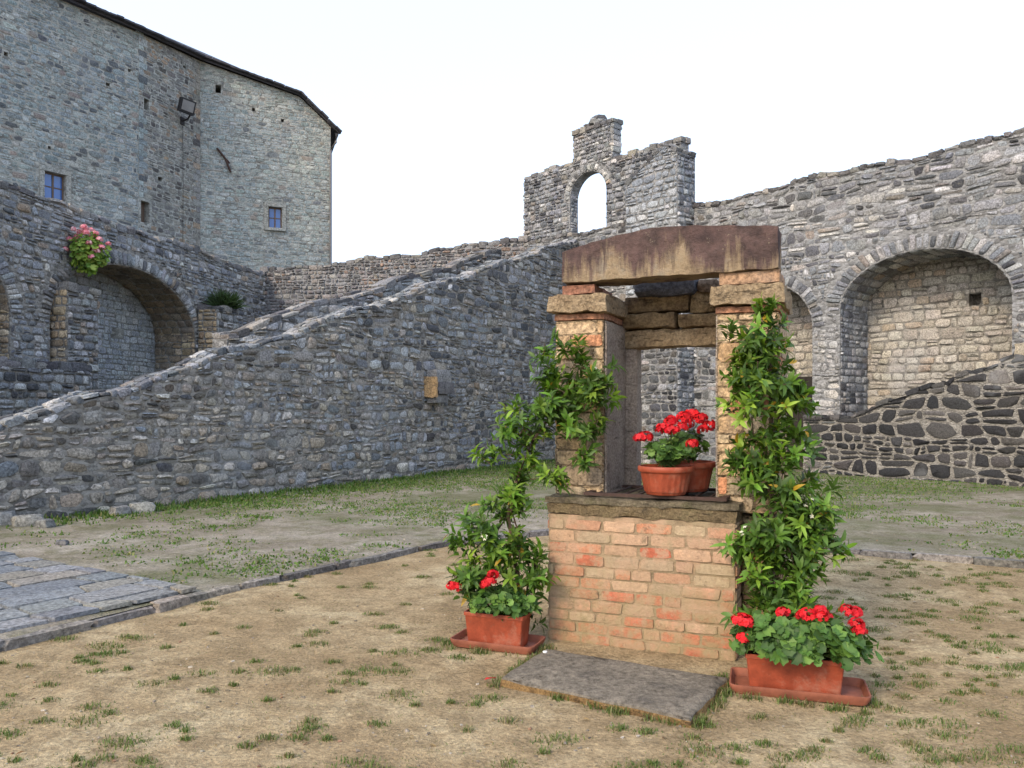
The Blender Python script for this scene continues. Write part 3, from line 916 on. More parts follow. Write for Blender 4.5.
block('stone_pier', 1.6, 2.65, -.35, .18, 4.5, 'short square stone pier standing in front of the left arch', 'pier')
block('stone_buttress', 7.5, 8.72, -.7, -.06, 4.75, 'squat stone buttress beside the large left arch, green weed on top', 'buttress')
block('low_wall', -7, 1.8, -.8, -.32, 2.55, 'low rubble wall at the left edge in front of the arches', 'wall')

# ------------------------------------------------------------------ tower
TP = [np.array(p, float) for p in ((-20.5, 20), (-14.0, 30), (-12.87, 33), (-7.93, 35), (-11.8, 46), (-26, 42))]
root = thing('tower_house', 'large grey stone tower house with dark slate roof at upper left', 'building', (TP[1][0], TP[1][1], 0))
LOC = np.array((TP[1][0], TP[1][1], 0.0))


def facet(i, topf, plt, holes, mort='mortar_far', detail=True, v0=4.5):
    a, b = TP[i], TP[(i + 1) % len(TP)]; d = b - a; Ln = np.linalg.norm(d); d = d / Ln
    mb = MB()
    hl = [[(h[0], h[2]), (h[1], h[2]), (h[1], h[3]), (h[0], h[3])] for h in holes]
    slab(mb, [(0, -.3), (Ln, -.3)] + [(u, topf(u)) for u in np.linspace(Ln, 0, 13)], hl, 0, .6)
    if detail:
        ins = lambda u, v: not any(h[0] - h[4] < u < h[1] + h[4] and h[2] - h[4] < v < h[3] + h[4] for h in holes)
        q = courses(0, Ln, v0, 16, .17, .35, (1, 2.6), .035, vtop=lambda u: topf(u) - .02, inside=ins, split=.25, lean=.25)
        lay(mb, (0, 0, 0), UX, UZ, (0, -1, 0), q, .03, .010, plt, S, p=3.2, rough_=.11, dv=.9)
    for h in holes:
        box(mb, h[0] - .1, h[1] + .1, .61, .66, h[2] - .1, h[3] + .1, 2)  # near-black sheet closes the hole, painting its unlit depth
    o = mb.build('wall', [M[mort], M['stone_far'], M['dark_wood_hole']], root)
    o.location = (a[0] - LOC[0], a[1] - LOC[1], 0); o.rotation_euler = (0, 0, math.atan2(d[1], d[0]))
    return o, d, Ln


EA = 15.75
LF = float(np.linalg.norm(TP[1] - TP[0]))


def on_facet(i, px, py):
    a, b = TP[i], TP[i + 1]; d = b - a; Ln = np.linalg.norm(d); d /= Ln; k = (px - 512) / F
    u = (k * a[1] - a[0]) / (d[0] - k * d[1]); D = a[1] + u * d[1]
    return u, EYE + (HZ - py) * D / F


def hole_at(i, px0, px1, py0, py1, m):
    u0, _ = on_facet(i, px0, py0); u1, _ = on_facet(i, px1, py0); _, z1 = on_facet(i, (px0 + px1) / 2, py0); _, z0 = on_facet(i, (px0 + px1) / 2, py1)
    return (u0, u1, z0, z1, m)


W1 = hole_at(0, 44.5, 66, 173, 200.5, .2)
W2 = hole_at(1, 141, 149.5, 201.5, 223, .06)
W3 = hole_at(2, 268.5, 282, 207, 228, .16)
small0 = [hole_at(0, a, b, c, d_, .02) for a, b, c, d_ in ((106, 110, 83, 86), (4, 8, 52, 56), (48, 51, 146, 149), (128, 131, 69, 72))]
small1 = [hole_at(1, a, b, c, d_, .02) for a, b, c, d_ in ((144, 149, 99, 110), (158, 162, 177, 181), (183, 186, 66, 68))]
small2 = [hole_at(2, a, b, c, d_, .05) for a, b, c, d_ in ((215.5, 221, 85, 93), (281, 284, 119, 122), (252, 255, 108, 111))]
top2 = lambda u: 16.0 - .224 * u if u < 4.02 else 15.1 - .855 * (u - 4.02)
f0 = facet(0, lambda u: EA, P_tower, [W1] + small0)
f1 = facet(1, lambda u: EA + .078 * u, P_tower_mid, [W2] + small1)
f2 = facet(2, top2, P_tower_r, [W3] + small2)
LR = float(np.linalg.norm(TP[3] - TP[2]))
facet(3, lambda u: top2(LR), P_tower, [], detail=False); facet(4, lambda u: EA, P_tower, [], detail=False); facet(5, lambda u: EA, P_tower, [], detail=False)
# quoins at the two outer corners
for (pt, z1, cs) in ((TP[1], EA, P_tower), (TP[2], 15.9, P_tower_mid)):
    z = 5.0; k = 0; mb = MB()
    d_in = f1[1]
    while z < z1 - .1:
        h = R.uniform(.16, .3); L_q = .40 if k % 2 else .22
        sgn = 1 if pt is TP[1] else -1
        c = np.array((pt[0] - LOC[0], pt[1] - LOC[1], z + h / 2)) + np.array((d_in[0], d_in[1], 0)) * sgn * L_q / 2
        nn = np.array((d_in[1], -d_in[0], 0))
        clash = pt is TP[1] and any(h_[2] - .05 < z + h and z < h_[3] + .05 for h_ in [W2] + small1[:1])
        if clash and mb.n: mb.build('quoining', M['stone_far'], root); mb = MB()
        if not clash: blob(mb, c + nn * -.065, (L_q / 2, .085, h / 2 * .95), rotz(math.atan2(d_in[1], d_in[0])), .12, .05, 0, cs() * 1.12)
        z += h; k += 1
    if mb.n: mb.build('quoining', M['stone_far'], root)


def window(fo, h, mul=1):
    o = fo[0]
    u0, u1, z0, z1 = h[:4]; t = .05
    fm = MB()
    for (a, b, c, d_) in ((u0, u0 + t, z0, z1), (u1 - t, u1, z0, z1), (u0 + t, u1 - t, z0, z0 + t), (u0 + t, u1 - t, z1 - t, z1), ((u0 + u1) / 2 - .03, (u0 + u1) / 2 + .03, z0 + t, z1 - t)):
        box(fm, a, b, .16, .22, c, d_)
    zc = [(z0 + z1) / 2] if mul == 1 else []
    for z in zc:
        box(fm, u0 + t, (u0 + u1) / 2 - .03, .17, .21, z - .02, z + .02); box(fm, (u0 + u1) / 2 + .03, u1 - t, .17, .21, z - .02, z + .02)
    win = fm.build('window', M['wood'], root); win.location = o.location; win.rotation_euler = o.rotation_euler
    pm = MB(); box(pm, u0 + t - .002, u1 - t + .002, .185, .195, z0 + t - .002, z1 - t + .002); pm.build('pane', M['glass'], win)
    sm = MB(); rough(sm, u0 - .16, u1 + .16, -.12, .1, z0 - .13, z0 - .005, .006, .2, .01, col=(.30, .31, .29)); sm.build('sill', M['stone_far'], win)
    rm = MB()
    rough(rm, u0 - .17, u1 + .17, -.035, .12, z1 + .003, z1 + .17, .006, .2, .01, col=(.27, .28, .265))
    rough(rm, u0 - .17, u0 - .003, -.03, .12, z0, z1, .006, .2, .01, col=(.26, .27, .255))
    rough(rm, u1 + .003, u1 + .17, -.03, .12, z0, z1, .006, .2, .01, col=(.26, .27, .255))
    rm.build('surround', M['stone_far'], win)


window(f0, W1); window(f2, W3)
mb = MB(); box(mb, W2[0], W2[1], .25, .3, W2[2], W2[3]); o = mb.build('shutter', M['wood'], root); o.location = f1[0].location; o.rotation_euler = f1[0].rotation_euler
# roof: eave line pushed out beyond the walls, slopes up to a ridge
def eaves():
    pts = []
    nrm = []
    for i in range(3):
        a, b = TP[i], TP[i + 1]; d = b - a; Ln = np.linalg.norm(d); d /= Ln; nn = np.array((d[1], -d[0]))
        tf = [lambda u: EA, lambda u: EA + .078 * u, top2][i]
        for u in ([0, Ln] if i < 2 else [0, 4.02, Ln + .35]):
            pts.append((a + d * u, tf(u), nn))
    return pts
ev = eaves()
mb = MB()
ridge = [np.array((-25, 31, 20.0)), np.array((-17, 38, 19.6)), np.array((-12, 40, 18))]
lo = []; hi = []
for p, z, nn in ev:
    q_ = p + nn * .2
    lo.append((q_[0], q_[1], z - .01)); hi.append((q_[0], q_[1], z + .07))
n = len(lo)
rid = [tuple(ridge[0])] * 1 + [tuple(ridge[1])] * (n - 3) + [tuple(ridge[2])] * 2
vs = lo + hi + [(r[0], r[1], r[2] - .15) for r in rid] + rid + [(-26.4, 42.4, 15.7), (-11.4, 46.4, 13.8)]
fs = []
for i in range(n - 1):
    fs += [(i, i + 1, n + i + 1, n + i), (n + i, n + i + 1, 3 * n + i + 1, 3 * n + i), (i + 1, i, 2 * n + i, 2 * n + i + 1)]
fs += [(n - 1, 2 * n - 1 + 0, 4 * n - 1, 3 * n - 1)]
fs += [(4 * n - 1, 2 * n - 1, 4 * n + 1), (4 * n - 1, 4 * n + 1, 4 * n), (3 * n + 1, 4 * n - 1, 4 * n), (3 * n, 3 * n + 1, 4 * n)]
mb.add([np.array(v) - LOC for v in vs], fs, 0, (1, 1, 1), False)
# slates along the eave
for i in range(n - 1):
    a, b = np.array(hi[i]), np.array(hi[i + 1]); d = b - a; Ln = np.linalg.norm(d)
    if Ln < .1: continue
    ang = math.atan2(d[1], d[0]); sl = math.asin(d[2] / Ln); u = 0
    rot = rotz(ang) @ np.array([[math.cos(sl), 0, -math.sin(sl)], [0, 1, 0], [math.sin(sl), 0, math.cos(sl)]])
    while u < Ln:
        l = R.uniform(.25, .5); p = a + d / Ln * (u + l / 2)
        blob(mb, p - LOC + np.array((0, 0, .03 + R.normal(0, .015))), (l / 2, .2, .035), rot, .12, .05, 0)
        u += l
mb.build('roof', M['slate'], root)


def tube(mb, pts, r, n=8, mat=0, col=(1, 1, 1)):
    pts = [np.array(p, float) for p in pts]
    rr = r if isinstance(r, (list, tuple)) else [r] * len(pts)
    vs = []
    for i, p in enumerate(pts):
        t = pts[min(i + 1, len(pts) - 1)] - pts[max(i - 1, 0)]; t /= max(1e-9, np.linalg.norm(t))
        a = np.cross(t, (0, 0, 1.0)) if abs(t[2]) < .9 else np.cross(t, (1.0, 0, 0))
        a /= np.linalg.norm(a); b = np.cross(t, a)
        for k in range(n):
            th = 2 * math.pi * k / n; vs.append(p + rr[i] * (math.cos(th) * a + math.sin(th) * b))
    fs = [(i * n + k, i * n + (k + 1) % n, (i + 1) * n + (k + 1) % n, (i + 1) * n + k) for i in range(len(pts) - 1) for k in range(n)]
    fs += [tuple(range(n))[::-1], tuple((len(pts) - 1) * n + k for k in range(n))]
    mb.add(vs, fs, mat, col)


e3 = np.array((TP[3][0], TP[3][1], 0)) - LOC
mb = MB()
tube(mb, [e3 + np.array((.35, -.4, 13.55)), e3 + np.array((.30, -.35, 13.2)), e3 + np.array((.02, -.1, 12.95)), e3 + np.array((.02, -.1, 5))], .055)
mb.build('drainpipe', M['zinc'], root)
# iron wall anchor
u, z = on_facet(2, 225, 161)
dd = f2[1]
mb = MB()
tube(mb, [(-.32, -.06, .48), (.0, -.06, .1), (.22, -.06, -.45)], .045, 6)
tube(mb, [(.02, -.06, .08), (.18, -.06, -.08)], .04, 6)
o = mb.build('wall_anchor', M['iron'], root)
o.location = (TP[2][0] + dd[0] * u - LOC[0], TP[2][1] + dd[1] * u - LOC[1], z); o.rotation_euler = (0, 0, math.atan2(dd[1], dd[0]))
# floodlight bolted to the middle face
u, z = on_facet(1, 181, 112); dd = f1[1]
fl = thing('floodlight', 'black square floodlight on bracket high on the tower wall', 'floodlight', (TP[1][0] + dd[0] * u, TP[1][1] + dd[1] * u, z), math.atan2(dd[1], dd[0]))
mb = MB(); rough(mb, -.42, .30, -.75, -.50, -.12, .52, .0, .3, .03, smooth=False); h = mb.build('housing', M['iron_black'], fl); h.scale = (.85, 1, .85); h.rotation_euler = (math.radians(12), math.radians(7), math.radians(-24))
mb = MB(); box(mb, -.33, .21, -.765, -.751, -.03, .43); mb.build('lamp_glass', plain('lamp glass', (.16, .17, .18), .12, .2, 3, 0, 0, .6), h)
mb = MB(); tube(mb, [(.05, 0, -.35), (.05, -.3, -.3), (.05, -.5, -.05), (.05, -.5, .1)], .035, 6); box(mb, -.05, .15, -.05, .0, -.5, -.2); mb.build('bracket', M['iron_black'], fl)
mb = MB(); tube(mb, [(.05, -.045, -.5), (.07, -.045, -3), (.05, -.045, -6)], .008, 5); mb.build('cable', M['iron_black'], fl)

# ------------------------------------------------------------------ the well
WA = math.atan2(-.39, .92)
well = thing('stone_well', 'old brick and stone well with carved pillars and heavy stone lintel', 'well', (.85, 5.32, 0), WA)
P_brick = pal([((.44, .29, .19), 4), ((.46, .26, .165), 3), ((.43, .20, .115), 2.4), ((.45, .13, .075), 2.4), ((.38, .29, .19), 2)], .14)


def bricks(mb, O, U, V, N, u0, u1, v0, v1, h=.077, colf=P_brick, mat=1, depth=.008, gap=.0105, w=(2.6, 3.4), inside=None):
    q = courses(u0, u1, v0, v1, h, .08, w, .006, split=0, lean=.03, inside=inside, vtop=lambda u: v1)
    lay(mb, O, U, V, N, q, gap, depth, colf, mat, p=7, rough_=.03, dv=.8, flat=True)


WH = .88
mb = MB()
box(mb, -.645, .615, 0, 1.05, -.1, WH, 0, (.25, .19, .12))
bricks(mb, (0, 0, 0), UX, UZ, (0, -1, 0), -.645, .615, .0, WH, mat=0)
bricks(mb, (.615, 0, 0), UY, UZ, UX, 0, 1.05, .0, WH, mat=0)
bricks(mb, (-.645, 1.05, 0), (0, -1, 0), UZ, (-1, 0, 0), 0, 1.05, .0, WH, mat=0)
bricks(mb, (.615, 1.05, 0), (-1, 0, 0), UZ, (0, 1, 0), 0, 1.26, 0, WH, mat=0)
mb.build('parapet', M['brick'], well)
mb = MB()
box(mb, .63, .86, .26, .98, -.1, WH + .02)
bricks(mb, (0, .26, 0), UX, UZ, (0, -1, 0), .63, .86, 0, WH)
bricks(mb, (.86, 0, 0), UY, UZ, UX, .26, .98, 0, WH)
mb.build('plinth', [M['mortar_warm'], M['brick']], well)
mb = MB()
rough(mb, -.668, .642, -.02, 1.06, .957, 1.0, .010, .03, .006, freq=9, seed=3)
mb.build('cap_slab', M['cap'], well)
mb = MB()
rough(mb, -.656, .625, -.010, 1.05, WH + .001, .962, .016, .03, .006, freq=11, seed=8)
mb.build('bed_course', M['bed'], well)
# pillars
P_pil = pal([((.44, .325, .20), 4), ((.40, .28, .16), 3), ((.46, .22, .12), 1.8), ((.50, .39, .26), 2), ((.32, .25, .175), 1.5)], .14)


def pillar(x0, x1, z0, nm):
    mb = MB(); box(mb, x0, x1, .2, .93, z0, 2.235)
    for (O, U, N, ua, ub) in (((0, .2, 0), UX, (0, -1, 0), x0, x1), ((x1, 0, 0), UY, UX, .2, .93), ((x0, .93, 0), (0, -1, 0), (-1, 0, 0), 0, .73)):
        q = courses(ua, ub, z0, 2.235, .095, .55, (1.5, 5), .012, split=.0, lean=.06, vtop=lambda u: 2.23)
        if (nm == 0 and N == UX) or (nm == 1 and N == (-1, 0, 0)): continue
        inner = (nm == 0 and N == UX) or (nm == 1 and N == (-1, 0, 0))
        lay(mb, O, U, UZ, N, q, .010, .007, (lambda u, v: P_pil() * .45 + np.array((.06, .045, .04))) if inner else P_pil, 1, p=7, rough_=.03, flat=True, dv=.9)
    xp = (x1 + .001, x1 + .016) if nm == 0 else (x0 - .016, x0 - .001)
    rough(mb, xp[0], xp[1], .225, .925, z0 + .01, 2.23, .004, .04, .003, mat=2)
    o = mb.build('pillar', [M['mortar_warm'], M['stone_warm'], M['jamb']], well)
    cm = MB()
    rough(cm, x0 - .012, x1 + .015, .185, .945, 2.238, 2.285, .008, .04, .01, col=(.31, .155, .095), mat=1, freq=9, seed=x0)
    rough(cm, x0 - .04, x1 + .045, .13, .60, 2.288, 2.415, .018, .03, .010, freq=11, seed=x0 + 2)
    rough(cm, x0 - .03, x1 + .04, .605, .97, 2.288, 2.41, .018, .035, .010, freq=11, seed=x0 + 4)
    cm.build('capital', [M['cut'], M['stone_warm']], o)
    return o


pl0 = pillar(-.665, -.31, .99, 0)
pl1 = pillar(.475, .86, .925, 1)
for (xa, xb, zt, cc, pp) in ((-.60, -.36, 2.485, (.27, .13, .085), pl0), (.49, .875, 2.505, (.33, .21, .13), pl1)):
    bm_ = MB(); rough(bm_, xa, xb, .15, .62, 2.418, zt, .008, .05, .012, col=cc, freq=9, seed=xa)
    bm_.build('bearing_course', M['stone_warm'], pp)
mb = MB()
ltp = lambda x: float(np.interp(x, (-.62, -.3, -.02, .2, .5, .88), (2.71, 2.785, 2.825, 2.835, 2.81, 2.77)))
rough(mb, -.575, .885, .12, .40, 2.50, 2.80, .010, .025, .006, top=ltp, freq=9)
o = mb.build('lintel', M['lintel'], well); o.rotation_euler = (0, math.radians(-.4), 0)
# rear frame
rf = MB()
rough(rf, -.307, -.205, .74, .90, 1.003, 2.07, .008, .05, .012, freq=7)
rough(rf, .38, .47, .74, .90, 1.003, 2.07, .008, .05, .012, freq=7, seed=2)
jf = rf.build('rear_jamb', M['jamb'], well)
mb = MB()
rough(mb, -.307, .472, .72, .92, 2.075, 2.205, .016, .03, .008, freq=9, seed=7)
mb.build('rear_lintel', M['cut'], well)
mb = MB()
rough(mb, -.305, .10, .66, .93, 2.21, 2.33, .018, .04, .02, freq=10, seed=12)
rough(mb, .11, .472, .69, .92, 2.21, 2.31, .018, .04, .02, freq=10, seed=14)
rough(mb, -.30, .2, .70, .92, 2.335, 2.46, .02, .04, .02, freq=10, seed=16)
rough(mb, .205, .47, .72, .92, 2.32, 2.47, .02, .04, .02, freq=10, seed=18)
mb.build('rear_masonry', M['cut_darker'], well)
mb = MB()
blob(mb, (.02, .78, 2.515), (.24, .13, .075), np.eye(3), .5, .05, 0, (.09, .09, .1))
blob(mb, (.33, .8, 2.51), (.08, .1, .05), np.eye(3), .5, .05, 0, (.2, .15, .11))
mb.build('top_stone', M['stone_dark'], well)
# iron grate over the mouth
mb = MB()
for (a, b, c, d_) in ((-.40, .56, .02, .06), (-.40, .56, .64, .68)): rough(mb, a, b, c, d_, 1.014, 1.036, .001, .3, .003)
for (a, b) in ((-.40, -.36), (.52, .56)): rough(mb, a, b, .062, .638, 1.014, 1.036, .001, .3, .003)
for k in range(9):
    x = -.32 + k * .095
    tube(mb, [(x, .06, 1.025), (x, .64, 1.025)], .007, 6)
mb.build('grate', M['iron'], well)

# trodden step slab
pc = [at(500, 672, 4.64), at(690, 713, 4.02), at(728, 672, 4.64), at(545, 643, 5.2)]
mb = MB()
bm = bmesh.new()
n1, n2 = 26, 14
grid = []
C4 = [Vector((p.x, p.y, 0)) for p in pc]
ctr = sum(C4, Vector()) / 4
vs = []; fs = []
def sp(s, t): return C4[0] * (1 - s) * (1 - t) + C4[1] * s * (1 - t) + C4[2] * s * t + C4[3] * (1 - s) * t
for layer in range(3):
    for i in range(n1 + 1):
        for j in range(n2 + 1):
            p = sp(i / n1, j / n2); q_ = p * 1
            edge = i in (0, n1) or j in (0, n2)
            nz = noise.noise(Vector((p.x * 5, p.y * 5, 1)))
            if edge:
                q_ = ctr + (p - ctr) * (1 + .03 * noise.noise(Vector((p.x * 7, p.y * 7, 7))))
                if layer == 0: q_ = ctr + (q_ - ctr) * .985
            z = (.060 + .008 * nz - (.012 if edge else 0)) if layer == 0 else ((.036 + .006 * nz) if layer == 1 else -.02)
            if layer == 2: q_ = ctr + (q_ - ctr) * 1.015
            vs.append((q_.x, q_.y, z))
m_ = n2 + 1; NL = (n1 + 1) * m_
idx = lambda l, i, j: l * NL + i * m_ + j
mats = []
tf = [(idx(0, i, j), idx(0, i + 1, j), idx(0, i + 1, j + 1), idx(0, i, j + 1)) for i in range(n1) for j in range(n2)]
loop = [(i, 0) for i in range(n1)] + [(n1, j) for j in range(n2)] + [(i, n2) for i in range(n1, 0, -1)] + [(0, j) for j in range(n2, 0, -1)]
s1 = []; s2 = []
for k in range(len(loop)):
    a, b = loop[k], loop[(k + 1) % len(loop)]
    s1.append((idx(1, *a), idx(1, *b), idx(0, *b), idx(0, *a))); s2.append((idx(2, *a), idx(2, *b), idx(1, *b), idx(1, *a)))
b0 = mb.add(vs, tf + s1, 0)
mb.f += [[i + b0 for i in f] for f in s2]; mb.m += [1] * len(s2); mb.sm += [True] * len(s2)
o = mb.build('stone_step', [M['step'], M['earth']])
tag(o, 'worn dark stone slab lying on the dirt before the well', 'step')
bm.free()

# ------------------------------------------------------------------ foliage helpers
def leaves(mb, P, D, Nn, length, width, cols, fold=.25, droop=.3):
    """lance-shaped leaves: P base points, D directions, Nn up-normals"""
    n = len(P)
    D = D / np.linalg.norm(D, axis=1)[:, None]
    S_ = np.cross(D, Nn); S_ /= np.maximum(1e-6, np.linalg.norm(S_, axis=1))[:, None]
    U_ = np.cross(S_, D)
    L_ = length[:, None]; W_ = width[:, None]
    m1 = P + D * L_ * .35 + U_ * L_ * .03
    m2 = P + D * L_ * .7 - U_ * L_ * droop * .25
    tip = P + D * L_ - U_ * L_ * droop
    v = np.stack([P, m1 + S_ * W_ * .5 + U_ * W_ * fold, m1, m1 - S_ * W_ * .5 + U_ * W_ * fold, m2 + S_ * W_ * .4 + U_ * W_ * fold * .7, m2, m2 - S_ * W_ * .4 + U_ * W_ * fold * .7, tip], 1)
    f = [(0, 2, 1), (0, 3, 2), (1, 2, 5, 4), (2, 3, 6, 5), (4, 5, 7), (5, 6, 7)]
    faces = [[j + i * 8 for j in ff] for i in range(n) for ff in f]
    mb.add(v.reshape(-1, 3), faces, 0, np.repeat(cols, 8, 0), True)


def unit(n):
    v = R.normal(0, 1, (n, 3)); return v / np.linalg.norm(v, axis=1)[:, None]


GR = np.array([(.055, .115, .022), (.075, .16, .028), (.04, .085, .02), (.12, .21, .035), (.14, .225, .04), (.05, .10, .03)])
GW = np.array([3, 3, 2.5, 1.6, .7, 2]); GW = GW / GW.sum()


def jasmine(name, label, clumps, stems, base, stake=None, llen=.09):
    root = thing(name, label, 'climbing plant', base, 0, 'jasmine plants climbing the well')
    b = np.array(base)
    fm = MB(); tm = MB(); wm = MB()
    for pts, r in stems:
        rr = [r * (1 - .5 * i / (len(pts) - 1)) for i in range(len(pts))]
        tube(tm, [np.array(p) - b for p in pts], rr, 6)
    for (c, rad, ns) in clumps:
        c = np.array(c); rad = np.array(rad)
        # shoots: short twigs that end in a spray of leaves
        ncl = max(3, int(ns / 2.6)); cc_ = unit(ncl) * R.uniform(.35, 1.0, (ncl, 1)) ** .6
        for k in range(int(ns * 1.5)):
            d = cc_[k % ncl] + R.normal(0, .2, 3); p = c + d * rad
            if p[2] < .05: continue
            sd = d * np.array((1, 1, .6)) + np.array((0, -.25, .55)) + R.normal(0, .35, 3); sd /= np.linalg.norm(sd)
            sl = R.uniform(.05, .13)
            if R.random() < .35: tube(tm, [p - sd * sl - b, p - b], .0028, 4)
            nl = R.integers(6, 11)
            t = R.uniform(0, 1, nl)
            P = p - sd * sl * (1 - t[:, None]) * 1.0
            az = np.arange(nl) * 2.4 + R.uniform(0, 6)
            a_ = np.cross(sd, (0.3, .2, 1.0)); a_ /= np.linalg.norm(a_); b_ = np.cross(sd, a_)
            D = np.cos(az)[:, None] * a_ + np.sin(az)[:, None] * b_ + sd * (.35 + .6 * t[:, None]) + R.normal(0, .12, (nl, 3))
            N_ = np.tile(sd, (nl, 1)) + np.array((0, 0, .4))
            col = GR[R.choice(len(GR), p=GW)] * np.array((1.55, 1.45, 1.05)) * R.uniform(.5, 1.2) * np.ones((nl, 1)) * R.uniform(.85, 1.15, (nl, 1))
            col[t > .8] *= 1.25
            yl = R.random(nl) < .012; col[yl] = np.array((.42, .27, .03))
            leaves(fm, P - b, D, N_, R.uniform(.6, 1.2, nl) * llen, R.uniform(.8, 1.2, nl) * llen * .30, col, .15, R.uniform(.1, .35))
            if R.random() < .015:
                pc_ = p + sd * .03
                n5 = 5; az = np.arange(n5) * 1.257
                for e in range(R.integers(1, 4)):
                    q_ = pc_ + R.normal(0, .015, 3)
                    D = np.cos(az)[:, None] * a_ + np.sin(az)[:, None] * b_ + sd * .2
                    leaves(wm, np.tile(q_ - b, (5, 1)), D, np.tile(sd, (5, 1)), np.full(5, .016), np.full(5, .009), np.tile((.75, .74, .62), (5, 1)), .05, .2)
    tm.build('stem', M['bark'], root); fm.build('foliage', M['leaf'], root)
    if wm.n: wm.build('blossom', M['petal'], root)
    if stake:
        sm = MB(); tube(sm, [np.array(p) - b for p in stake], .014, 7); sm.build('stake', M['wood'], root)
    return root


def CL(px, py, rx, ry, D, ns, dz=.14):
    p = at(px, py, D); return (p, (rx / F * D, dz, ry / F * D), ns)


cl = [CL(767, 308, 10, 13, 4.98, 6, .05), CL(768, 335, 26, 22, 5.0, 24, .1), CL(764, 368, 36, 26, 5.0, 36), CL(790, 395, 24, 20, 4.98, 24), CL(748, 402, 24, 16, 5.0, 16), CL(775, 440, 42, 26, 5.0, 24, .1), CL(750, 452, 20, 20, 5.0, 16),
      CL(780, 478, 46, 26, 4.95, 44), CL(802, 512, 44, 28, 4.9, 54), CL(772, 540, 38, 30, 4.9, 40), CL(815, 545, 28, 22, 4.88, 32), CL(780, 575, 40, 28, 4.85, 48), CL(760, 615, 28, 30, 4.85, 30), CL(800, 605, 30, 22, 4.82, 26), CL(735, 330, 10, 8, 5.0, 3, .04), CL(738, 385, 12, 14, 5.0, 6, .05)]
b1 = at(782, 668, 4.85)
stems = [([(b1.x, 4.85, .15), at(778, 600, 4.95), at(773, 520, 5.02), at(771, 430, 5.05), at(768, 340, 5.06)], .014), ([at(778, 600, 4.95), at(795, 540, 4.92), at(810, 500, 4.9)], .008), ([at(772, 500, 5.02), at(755, 450, 5.03), at(750, 400, 5.04)], .007), ([at(771, 430, 5.05), at(790, 400, 5.02)], .006)]
jasmine('jasmine_vine', 'bushy green jasmine climbing the right pillar of the well', cl, stems, (b1.x, 4.85, .0), stake=[(b1.x - .02, 4.98, .02), at(772, 500, 5.08), at(770, 330, 5.08)])
cl = [CL(574, 372, 36, 28, 5.52, 34, .1), CL(600, 395, 18, 22, 5.5, 18, .07), CL(556, 406, 28, 28, 5.5, 30, .12), CL(583, 452, 12, 12, 5.5, 6, .05), CL(522, 428, 34, 25, 5.5, 26), CL(508, 462, 28, 18, 5.48, 16), CL(552, 478, 16, 10, 5.5, 6, .08), CL(505, 502, 22, 16, 5.45, 16, .1), CL(516, 484, 14, 12, 5.47, 8, .08), CL(490, 540, 42, 27, 5.42, 46), CL(522, 575, 28, 38, 5.42, 42), CL(478, 572, 26, 20, 5.42, 26), CL(570, 345, 20, 8, 5.55, 4, .04), CL(545, 350, 10, 10, 5.55, 3, .04), CL(590, 425, 14, 12, 5.5, 8, .05)]
b2 = at(518, 640, 5.47)
stems = [([(b2.x, 5.47, .15), at(518, 580, 5.46), at(508, 515, 5.46), at(517, 478, 5.47), at(533, 440, 5.5), at(556, 408, 5.54), at(572, 372, 5.56)], .016), ([(b2.x + .03, 5.47, .15), at(530, 570, 5.47), at(512, 512, 5.47), at(520, 480, 5.48)], .009), ([at(533, 440, 5.5), at(520, 425, 5.48)], .007), ([at(556, 408, 5.54), at(585, 400, 5.52), at(600, 410, 5.5)], .006), ([at(508, 515, 5.46), at(488, 545, 5.43)], .006), ([at(520, 480, 5.48), at(550, 478, 5.52), at(583, 455, 5.52)], .005)]
jasmine('jasmine_vine', 'leaning jasmine with bare twisted stem at the left pillar of the well', cl, stems, (b2.x, 5.47, 0))

# ------------------------------------------------------------------ geraniums
def flower_head_mesh(cols, r=.036, n=34, sq=.75):
    mb = MB()
    d = unit(n); d[:, 2] = np.abs(d[:, 2]) * 1.2 - .35; d /= np.linalg.norm(d, axis=1)[:, None]
    for i in range(n):
        c = d[i] * r * np.array((1, 1, sq)) * R.uniform(.72, 1.12)
        a_ = np.cross(d[i], (.3, .5, 1.0)); a_ /= np.linalg.norm(a_); b_ = np.cross(d[i], a_)
        az = np.arange(5) * 1.257 + R.uniform(0, 6)
        D = np.cos(az)[:, None] * a_ + np.sin(az)[:, None] * b_ + d[i] * .25
        leaves(mb, np.tile(c, (5, 1)), D, np.tile(d[i], (5, 1)), np.full(5, r * .42), np.full(5, r * .32), np.tile(cols[R.integers(len(cols))], (5, 1)) * R.uniform(.8, 1.2), .05, .15)
    return mb


RED = [np.array((.62, .012, .018)), np.array((.72, .02, .03)), np.array((.5, .008, .02))]
heads_src = []
def head(parent, p, sc=1.0, cols=RED, key='red'):
    """first use of a variant builds it, later ones copy it"""
    k = len([h for h in heads_src if h[0] == key])
    if k < 3:
        o = flower_head_mesh(cols).build('flower_head', M['petal'], parent); heads_src.append((key, o))
    else:
        src = [h[1] for h in heads_src if h[0] == key][R.integers(3)]
        o = src.copy(); COL.objects.link(o); o.parent = parent
    o.location = p; o.scale = (sc, sc, sc); o.rotation_euler = (R.normal(0, .2), R.normal(0, .2), R.uniform(0, 6))
    return o


